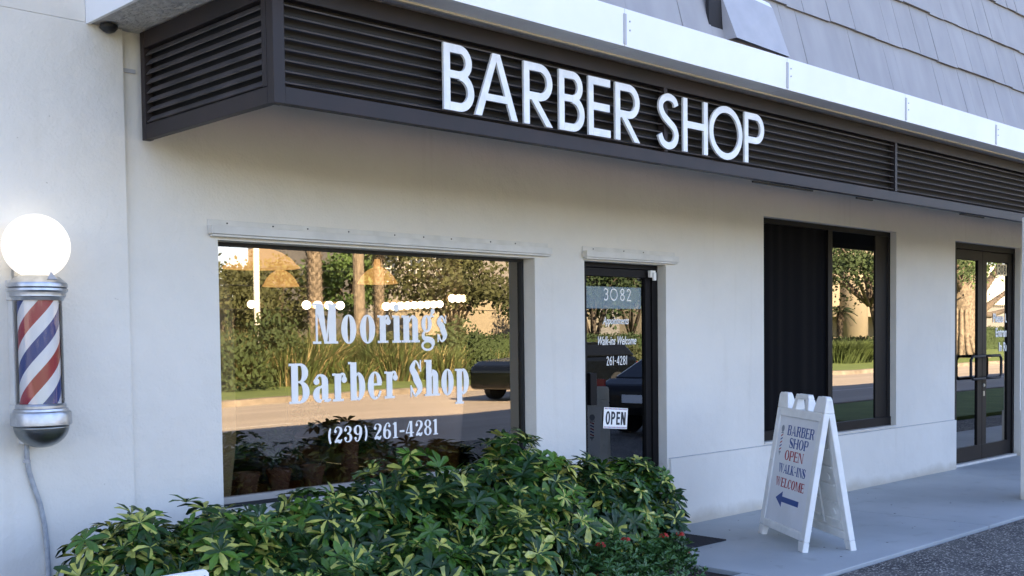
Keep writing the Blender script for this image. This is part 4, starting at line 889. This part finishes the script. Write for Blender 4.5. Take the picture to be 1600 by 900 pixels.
# ------------------------------------------------------------ across the street (seen in the glass)
M['tgreen'] = mat('tree_green', (.035, .060, .014), .8, c2=(.022, .04, .010), vscale=.8); M['tolive'] = mat('tree_olive', (.055, .062, .018), .8, c2=(.035, .042, .013), vscale=.8); M['tbright'] = mat('tree_bright', (.06, .11, .02), .7, c2=(.035, .07, .014), vscale=1)
M['bark'] = mat('bark', (.14, .11, .08), .9, c2=(.07, .055, .04), vscale=6, bump=.7, bscale=14, bdist=.05); M['palmbark'] = mat('palm_bark', (.22, .18, .13), .9, c2=(.10, .08, .06), vscale=7, bump=.6, bscale=12, bdist=.04)
M['grassA'] = mat('tall_grass', (.065, .095, .02), .8, c2=(.035, .055, .014), vscale=1.2); M['grassB'] = mat('dry_grass', (.20, .16, .07), .8)
M['bwall'] = mat('grey_render', (.20, .19, .18), .9, c2=(.17, .16, .15), vscale=.5); M['cwall'] = mat('cream_render', (.28, .24, .17), .9, c2=(.22, .19, .14), vscale=.5); M['wglass'] = mat('building_glass', (.05, .06, .07), .15, spec=.8); M['whitep'] = mat('white_paint', (.7, .68, .62), .6)  # shade on the grey house front is put into the grey render's colour
M['carblack'] = mat('car_paint_black', (.004, .005, .006), .15, spec=.4); M['cargrey'] = mat('car_paint_grey', (.010, .010, .011), .3, spec=.2); M['carglass'] = mat('car_glass', (.006, .007, .008), .1, spec=.35); M['tyre'] = mat('tyre', (.02, .02, .02), .8); M['rim'] = mat('rim', (.4, .4, .42), .3, metal=.9); M['taillight'] = mat('tail_light', (.35, .01, .01), .3); M['plate'] = mat('number_plate', (.7, .72, .75), .5)
def tree(x, y, h, rx, rz, n, m_, lb, base=None, trunk=.18, lean=0, group='trees across the street', name='street_tree', leaf=.16, trunkmat='bark'):
    root = empty(name, lb, 'tree', group, loc=(x, y, .1)); zc = h-rz
    base = base if base is not None else max(.6, zc-rz*.6)
    t_ = MB(); t_.tube([(0,0,-.15), (lean*.3,0,base*.5), (lean,0,zc)], [trunk*1.25, trunk, trunk*.5], 9)
    for k in range(6):
        a = k*1.05+x; t_.tube([(lean*.7,0,base*.9), (lean+math.cos(a)*rx*.35, math.sin(a)*rx*.35, zc-.1*rz), (lean+math.cos(a)*rx*.75, math.sin(a)*rx*.75, zc+rz*.25)], [trunk*.5, trunk*.3, trunk*.1], 6)
    t_.build('trunk', trunkmat, root, smooth=True)
    cl_ = []
    for k in range(34):
        a = rng.uniform(0, 6.28); e2 = math.asin(rng.uniform(-.75, 1)); q = rng.uniform(.45, 1)
        cl_.append((Vector((lean+math.cos(a)*math.cos(e2)*rx*q, math.sin(a)*math.cos(e2)*rx*q, zc+math.sin(e2)*rz*q)), rng.uniform(.16, .34)))
    mb = MB()
    for i in range(n):
        c, s_ = rng.choice(cl_); p = c+Vector((rng.gauss(0,1)*rx*s_*.6, rng.gauss(0,1)*rx*s_*.6, rng.gauss(0,1)*rz*s_*.5))
        a = Vector((rng.gauss(0,1), rng.gauss(0,1), rng.gauss(0,1))).normalized(); b = a.orthogonal().normalized(); L = leaf*rng.uniform(.6, 1.3)
        mb.add([p, p+a*L*.5+b*L*.3, p+a*L, p+a*L*.5-b*L*.3], [(0,1,2,3)])
    mb.build('crown', m_, root); return root
def palm(x, y, h, r_, lb, nf=22, fl_=1.7, rough=True, skirt=True):
    root = empty('palm_tree', lb, 'palm', 'palms across the street', loc=(x, y, .1))
    t_ = MB(); t_.tube([(0,0,-.15),(.03,0,h*.5),(0,0,h)], [r_*1.15, r_*.9, r_], 12)
    if rough:
        k = 0; z = h*.25
        while z < h:
            for a in range(7):
                t2 = a*.9+k*.45; d = Vector((math.cos(t2), math.sin(t2), 0)); p = Vector((0,0,z))+d*r_*.8; sd_ = Vector((-d.y, d.x, 0))*.07
                t_.add([p-sd_, p+sd_, p+d*.16+Vector((0,0,.24))+sd_*.3, p+d*.16+Vector((0,0,.24))-sd_*.3], [(0,1,2,3)])
            z += .16; k += 1
    t_.build('trunk', 'palmbark', root, smooth=False)
    mb = MB()
    for i in range(nf):
        az = i*2.4; e0 = rng.uniform(-.5, 1.2); L = fl_*rng.uniform(.8, 1.1); pr = None
        d = Vector((math.cos(az), math.sin(az), 0)); P = [Vector((0,0,h))+d*L*math.cos(e0)*t2+Vector((0,0,1))*(L*math.sin(e0)*t2-.55*L*t2*t2) for t2 in (0,.25,.5,.75,1)]
        sd_ = Vector((-d.y, d.x, 0))
        for k in range(22):
            t2 = .2+.8*k/22; j = min(3, int(t2*4)); p = P[j].lerp(P[j+1], t2*4-j)
            for sg in (-1, 1):
                e_v = p+sd_*sg*L*.32*math.sin(math.pi*min(1, t2*.85))+d*L*.16-Vector((0,0,L*.10)); mb.add([p, p+d*.05, e_v], [(0,1,2)])
    mb.build('crown', 'tgreen', root)
    if skirt:
        mb = MB()
        for i in range(60):
            az = rng.random()*6.28; d = Vector((math.cos(az), math.sin(az), 0)); p = Vector((0,0,h-rng.uniform(0,.35)))+d*r_*.8; q = p+d*rng.uniform(.15,.4)-Vector((0,0,rng.uniform(-.2,.6))); sd_ = Vector((-d.y, d.x, 0))*.04
            mb.add([p-sd_, p+sd_, q], [(0,1,2)])
        mb.build('dry_skirt', 'bark', root)
    return root
# tree mass behind the tall grass on the left
for x, y, h, rx, rz, mt_, lb in ((24,-47,5.6,3.4,2.3,'tolive','olive tree at the far left of the window reflection'),(29.5,-46,5.9,3.2,2.4,'tolive','olive tree left of the white pole in the reflection'),(34.5,-48,6.5,3.3,2.5,'tolive','olive tree right of the white pole in the reflection'),(38,-58,5.8,3.4,2.4,'tgreen','dark green tree behind the first palm in the reflection'),(33.5,-40,6.6,1.9,2.2,'tbright','bright green tree between the two palm trunks in the reflection')):
    tree(x, y, h, rx, rz, 3800, mt_, lb, base=.8, leaf=.26)
palm(24.5, -30, 6.6, .30, 'rough barked palm trunk left of the bright green tree in the reflection')
palm(30.6, -34, 5.35, .24, 'palm with dry skirt standing beside the smooth trunk in the reflection', fl_=1.6)
palm(28.75, -33, 8.2, .26, 'smooth pale palm trunk between the rough palm and the skirted palm', rough=False)
tree(37.2, -36.5, 6.9, 3.6, 2.5, 6500, 'tolive', 'large feathery tree in front of the grey house in the reflection', base=1.4, leaf=.24, trunk=.16)
tree(45.5, -34.5, 7.6, 3.2, 3.1, 6500, 'tgreen', 'dense green tree filling the upper door glass reflection', base=.9, leaf=.24)
tree(50.5, -36, 8.0, 3.4, 3.2, 6500, 'tolive', 'olive tree behind the dense one in the door glass reflection', base=1.5, leaf=.24)
tree(41.5, -35.0, 6.0, 2.0, 2.2, 3000, 'tgreen', 'dark tree at the right edge of the window reflection', base=1.3, leaf=.22)
wp = MB().lathe((23.15,-32,0), [(.14,.0),(.11,7.5)], 14).build('utility_pole', 'whitep', smooth=True); tag(wp, 'slim white pole standing behind the tall grass in the reflection', 'pole')
for z in (4.7, 3.95, 2.9):
    tag(MB().tube([(5,-38,z+.2),(23,-36,z),(46,-38,z+.15)], .018, 5).build('overhead_wire', 'gasket'), {4.7: 'highest overhead wire crossing behind the white pole', 3.95: 'middle overhead wire crossing behind the white pole', 2.9: 'lowest overhead wire crossing behind the white pole'}[z], 'wire', 'overhead wires')
# tall grasses
def grassfield(name, lb, spots, n, h, mats, lean=.5, kind=None):
    mb = MB()
    for i in range(n):
        cx, cy, rr, hh = rng.choice(spots); a = rng.uniform(0, 6.28); q = rr*math.sqrt(rng.random()); p = Vector((cx+math.cos(a)*q, cy+math.sin(a)*q, .12)); L = hh*rng.uniform(.5, 1.1)
        d = Vector((math.cos(a)*lean*rng.random()*1.5+.0, math.sin(a)*lean*rng.random()*1.5, 1)).normalized(); s_ = Vector((rng.gauss(0,1), rng.gauss(0,1), 0)).normalized()*.022; mid = p+d*L*.6; tip = p+d*L*.95+Vector((d.x*L*.4, d.y*L*.4, -.08*L))
        mb.cur = 0 if rng.random() < .8 else 1
        mb.add([p-s_, p+s_, mid+s_*.8, mid-s_*.8, tip], [(0,1,2,3),(3,2,4)])
    o = mb.build(name, list(mats)); o['label'] = lb; o['category'] = 'grass'; o['kind'] = 'stuff'; return o
sp1 = [(11.5+i*.42, -24.6-(i*7 % 5)*.85, .75, 1.35+.2*(i*7 % 5)+.35*math.sin(i*1.7)) for i in range(37)]
grassfield('tall_grass', 'tall green ornamental grass on the far verge in the window reflection', sp1, 22000, 2, ('grassA','grassB'))
sp2 = [(27+i*.62, -25.0-(i*5 % 4)*.8, .8, .95+.3*math.sin(i*2.7)) for i in range(24)]
grassfield('tall_grass', 'lower feathery grass in front of the hedge at the right of the window reflection', sp2, 15000, 1.2, ('grassA','grassB'))
for k, (x, y, h, lb) in enumerate(((23.6,-25.6,1.9,'spiky dark yucca left of the feathery grass in the reflection'),(30.2,-24.5,1.1,'small spiky plant right of the larger yucca in the reflection'))):
    root = empty('yucca', lb, 'plant', 'spiky plants on the far verge', loc=(x, y, .1)); mb = MB()
    for i in range(70):
        a = rng.uniform(0, 6.28); e2 = rng.uniform(.1, 1.45); d = Vector((math.cos(a)*math.cos(e2), math.sin(a)*math.cos(e2), math.sin(e2))); s_ = Vector((-d.y, d.x, 0)).normalized()*.045; L = h*rng.uniform(.6, .95)
        mb.add([-s_, s_, d*L*.6+s_*.8, d*L*.6-s_*.8, d*L-Vector((0,0,.08*L))], [(0,1,2,3),(3,2,4)])
    mb.build('leaves', 'tgreen', root)
def hedge(x0, x1, y0, y1, h, lb):
    mb = MB(); mb.box(x0, x1, y0, y1, .1, h-.25)
    for i in range(int((x1-x0)*260)):
        p = Vector((rng.uniform(x0, x1), rng.uniform(y0, y1)+.0, rng.uniform(.15, h))); 
        if rng.random() < .6: p.y = y1+rng.gauss(0,.08)
        else: p.z = h-.2+rng.gauss(0,.1)
        a = Vector((rng.gauss(0,1), rng.gauss(0,1), rng.gauss(0,1))).normalized(); b = a.orthogonal(); b.normalize(); L = .14
        mb.add([p, p+a*L*.5+b*L*.35, p+a*L, p+a*L*.5-b*L*.35], [(0,1,2,3)])
    tag(mb.build('hedge', 'tgreen'), lb, 'hedge', 'hedges across the street')
hedge(29, 56, -33.2, -32, 1.75, 'dark clipped hedge below the feathery tree in the window reflection')
hedge(52, 84, -31, -30, 1.35, 'clipped hedge before the cream building in the tinted window reflection')
def mound(x, y, h, r_, mt_, lb):
    mb = MB(); root = None
    for i in range(1500):
        az = rng.uniform(0, 6.28); el = math.asin(rng.uniform(0, 1)); q = rng.uniform(.75, 1.05)*(1+.15*math.sin(az*3+x)); p = Vector((math.cos(az)*math.cos(el)*r_*q, math.sin(az)*math.cos(el)*r_*q, .05+h*math.sin(el)*q))
        a = Vector((rng.gauss(0,1), rng.gauss(0,1), rng.gauss(.6,1))).normalized(); b = a.orthogonal().normalized(); L = .17
        mb.add([p, p+a*L*.5+b*L*.28, p+a*L, p+a*L*.5-b*L*.28], [(0,1,2,3)])
    o = mb.build('roadside_bush', mt_); o.location = (x, y, .1); tag(o, lb, 'bush', 'rounded bushes on the far verge')
mound(14.2,-24.0,1.2,1.2,'tolive','olive bush at the left end of the far verge'); mound(17.0,-23.6,1.5,1.3,'tgreen','dark green bush left of the grass below the white pole'); mound(19.6,-25.4,2.2,1.2,'tgreen','tall dark bush in the grass below the letter B'); mound(25.6,-26.5,1.5,1.2,'tolive','olive bush just right of the yucca'); mound(27.5,-24.0,.9,.9,'tgreen','low dark bush under the word Shop'); mound(29.5,-27.5,2.0,1.2,'tgreen','upright dark bush behind the feathery grass'); mound(35.5,-24.5,1.3,1.3,'tolive','olive bush beyond the black vehicle')
# grey house with sash windows
gh = empty('grey_house', 'grey two storey house with white sash windows across the street', 'building', loc=(52, -56, 0))
MB().box(-10, 16, -8, 6, -.2, 10).build('wall', 'bwall', gh)
for x in (-8.2, -6.2, -4.2):
    for z in (1.3, 5.2):
        wn = MB(); wn.box(x-.55, x+.55, 6.001, 6.06, z, z+1.7); wo = wn.build('window', 'wglass', gh); f = MB()
        for a in (-.58, .52): f.box(x+a, x+a+.06, 6.06, 6.12, z, z+1.7)
        for b in (0, .82, 1.64): f.box(x-.52, x+.52, 6.062, 6.118, z+b, z+b+.06)
        f.box(x-.02, x+.02, 6.061, 6.1, z+.06, z+1.64); f.build('frame', 'whitep', wo)
tag(MB().box(39.6, 58, -45.3, -45, 0, 3.9).build('garden_wall', 'cwall'), 'sunlit cream garden wall behind the feathery tree in the reflection', 'wall')
# cream building with round column (tinted window reflection)
cb = empty('cream_building', 'cream office building with a round column and recessed canopy', 'building', loc=(84, -42, 0))
MB().box(-18, 30, -10, -3, -.2, 12).build('wall', 'cwall', cb); MB().box(-18, 30, -3, .2, 3.0, 3.9).build('canopy', 'cwall', cb); MB().box(-18, 3.5, -3, -2.9, 3.95, 12).build('upper_panel', 'bwall', cb)
MB().lathe((.9,1.2,0), [(1.1,0),(1.1,12)], 32).build('column', 'cwall', cb, smooth=True); MB().lathe((-4.4,.2,0), [(.16,0),(.16,3)], 12).build('post', 'whitep', cb); MB().box(-8, -2, -2.8, -1.0, .1, 1.6).build('planter', 'wglass', cb)
palm(69.8, -33.5, 3.0, .16, 'small fan palm in front of the cream building', nf=26, fl_=1.15, rough=True)
palm(64.5, -34.5, 2.6, .15, 'smaller palm left of the fan palm before the cream building', nf=24, fl_=1.1)
tree(60.5, -25.5, 9.0, 7.0, 3.2, 16000, 'tgreen', 'broad shade tree overhanging the tinted window reflection', base=3.4, leaf=.22, trunk=.25, lean=-2.5)
sp3 = [(50+i*.8, -22.6, .9, 1.3) for i in range(3)]
grassfield('tall_grass', 'leafy green clump at the left of the lawn in the tinted window reflection', sp3, 6000, 1.2, ('grassA','grassA'))
# banyan with buttress roots (double door reflection)
by = empty('banyan_tree', 'massive banyan with pale sunlit buttress roots in the double door reflection', 'tree', loc=(63.4, -22.2, .1))
t_ = MB(); t_.tube([(0,0,-.2),(0,0,1),(.1,0,2.6),(-.2,0,4.2),(.2,0,7)], [1.15,.8,.72,.8,.6], 16)
for k in range(16):
    a = k*.39; rr = rng.uniform(1.3, 1.9); t_.tube([(math.cos(a)*rr, math.sin(a)*rr, -.05), (math.cos(a)*.95, math.sin(a)*.95, .35), (math.cos(a)*.66, math.sin(a)*.66, 1.4), (math.cos(a)*.6, math.sin(a)*.6, 3.2)], [.06,.13,.14,.08], 7)
t_.build('trunk', 'palmbark', by, smooth=True)
t_ = MB()
for pts, rad in (([(.3,0,2.2),(3,-.5,2.6),(7,-1.3,2.55),(12,-2,3.0)], [.4,.26,.2,.12]), ([(.2,0,2.6),(3,-.3,3.6),(6.5,-1,4.8),(11,-2,6.5)], [.38,.25,.2,.1]), ([(4,-.6,2.7),(7,-1.2,3.3),(10,-2,3.7),(13,-2,4.6)], [.2,.2,.16,.1]), ([(0,0,3.6),(-2,.3,5),(-5,0,6.2)], [.4,.26,.12])): t_.tube(pts, rad, 8)
t_.build('limb', 'bark', by, smooth=True)
mb = MB()
for i in range(5000):
    p = Vector((rng.uniform(-6, 14), rng.uniform(-4, 3), 6.9+rng.gauss(0,.8)+.4*math.sin(i))); a = Vector((rng.gauss(0,1), rng.gauss(0,1), rng.gauss(0,1))).normalized(); b = a.orthogonal().normalized(); L = .26
    mb.add([p, p+a*L*.5+b*L*.3, p+a*L, p+a*L*.5-b*L*.3], [(0,1,2,3)])
for i in range(500):
    p = Vector((rng.gauss(-.2,.7), .9+rng.gauss(0,.2), 5.2+rng.gauss(0,.5))); a = Vector((rng.gauss(0,1), rng.gauss(0,1), rng.gauss(0,1))).normalized(); b = a.orthogonal().normalized(); L = .2
    mb.add([p, p+a*L*.5+b*L*.3, p+a*L, p+a*L*.5-b*L*.3], [(0,1,2,3)])
mb.build('crown', 'tbright', by)
fb = empty('finned_building', 'grey building with rows of tall vertical fins beyond the banyan', 'building', loc=(122, -46, 0))
MB().box(-16, 40, -12, 0, -.2, 9).build('wall', 'bwall', fb)
f = MB()
for i in range(50): f.box(-15.5+i*.62, -15.2+i*.62, .001, .5, 4.6, 8.8)
f.build('fins', 'whitep', fb)
hedge(88, 130, -34, -33, 2.0, 'clipped hedge beyond the banyan roots')
# distant tree belt closes the horizon
mb = MB()
for i in range(9000):
    x = rng.uniform(-160, 330); p = Vector((x, -78+rng.uniform(-3,3), rng.random()**.8*(5.2+1.3*math.sin(x*.11)+.9*math.sin(x*.31)))); a = Vector((rng.gauss(0,1), rng.gauss(0,.4), rng.gauss(0,1))).normalized(); b = Vector((-a.z, 0, a.x)); L = 1.6
    mb.add([p, p+a*L*.5+b*L*.4, p+a*L, p+a*L*.5-b*L*.4], [(0,1,2,3)])
o = mb.build('distant_trees', 'tolive'); o['label'] = 'far belt of trees closing the view across the street'; o['category'] = 'trees'; o['kind'] = 'stuff'
# vehicles
def car(x, y, L, H, m_, name, lb, suv=False, flip=False, rz=0):
    root = empty(name, lb, 'car', 'dark cars seen in the reflections', loc=(x, y, -.022)); Wd = .9; root.rotation_euler.z = rz
    sgn = -1 if flip else 1
    if suv: body = [(-.5,.35),(-.5,.95),(-.485,1.08),(.18,1.08),(.44,1.0),(.5,.85),(.5,.3)]; top = [(-.485,1.08),(-.42,H),(.02,H),(.18,1.08)]
    else: body = [(-.5,.35),(-.5,.80),(-.42,.92),(.16,.90),(.42,.78),(.5,.65),(.5,.28)]; top = [(-.40,.92),(-.20,H),(.02,H),(.2,.89)]
    T = lambda q: (q[0]*L*sgn, q[1], q[2])
    b = MB(); b.prism(body, T, -Wd, Wd); fixn(b.build('body', m_, root, bevel=.13, seg=4))
    g = MB(); n = len(top); P = []
    for sy in (-1, 1):
        for (a, z) in top: P.append((a*L*sgn, sy*(Wd-.06-(.18 if z > 1.1 else 0)), z))
    g.add(P, [tuple(range(n)), tuple(range(2*n-1, n-1, -1))]+[(i, i+n, (i+1) % n+n, (i+1) % n) for i in range(n)]); fixn(g.build('windows', 'carglass', root, bevel=.05))
    a, z = top[1]; c = top[2][0]; MB().prism([(a-.004,H-.03),(a,H+.012),(c,H+.012),(c+.004,H-.03)], T, -Wd+.21, Wd-.21).build('roof', m_, root, bevel=.01)
    for wx in (-.31, .31):
        for sy in (-1, 1):
            wl = MB(); wl.tube([(wx*L, sy*(Wd-.2), .33), (wx*L, sy*(Wd+.01), .33)], .33, 22); wo = wl.build('wheel', 'tyre', root); r_ = MB(); r_.tube([(wx*L, sy*(Wd+.011), .33), (wx*L, sy*(Wd+.02), .33)], .2, 16); r_.build('rim', 'rim', wo)
    for sy in (-1, 1): MB().box(-.503*L*sgn, -.497*L*sgn, sy*.62, sy*.84, .75, .92).build('tail_light', 'taillight', root)
    MB().box(-.505*L*sgn, -.50*L*sgn, -.26, .26, .55, .68).build('number_plate', 'plate', root)
    return root
car(21.6, -14.6, 4.7, 1.45, 'carblack', 'parked_car', 'black sport utility vehicle out on the sunlit road', suv=True, flip=True)
car(15.7, -5.3, 4.2, 1.36, 'cargrey', 'parked_car', 'dark grey saloon car parked in the shade nearest the walkway')

# a little leaf litter on the walkway and lot
M['deadleaf'] = mat('dead_leaf', (.10, .06, .03), .8, c2=(.05, .03, .015), vscale=20)
mb = MB()
for i in range(70):
    x, y = (rng.uniform(6.4, 10.5), rng.uniform(-1.8, -.05)) if i < 34 else (rng.uniform(6.5, 10.5), rng.uniform(-2.6, -1.93)); z = .002 if y > -1.88 else -.019
    a = rng.random()*6.28; L = rng.uniform(.006, .03); d = Vector((math.cos(a), math.sin(a), 0)); e2 = Vector((-d.y, d.x, 0)); p = Vector((x, y, z))
    mb.add([p, p+d*L*.5+e2*L*.25+Vector((0,0,.003)), p+d*L, p+d*L*.5-e2*L*.25+Vector((0,0,.002))], [(0,1,2,3)])
o = mb.build('leaf_litter', 'deadleaf'); o['label'] = 'tiny dry leaf bits scattered on the walkway and lot'; o['category'] = 'litter'; o['kind'] = 'stuff'
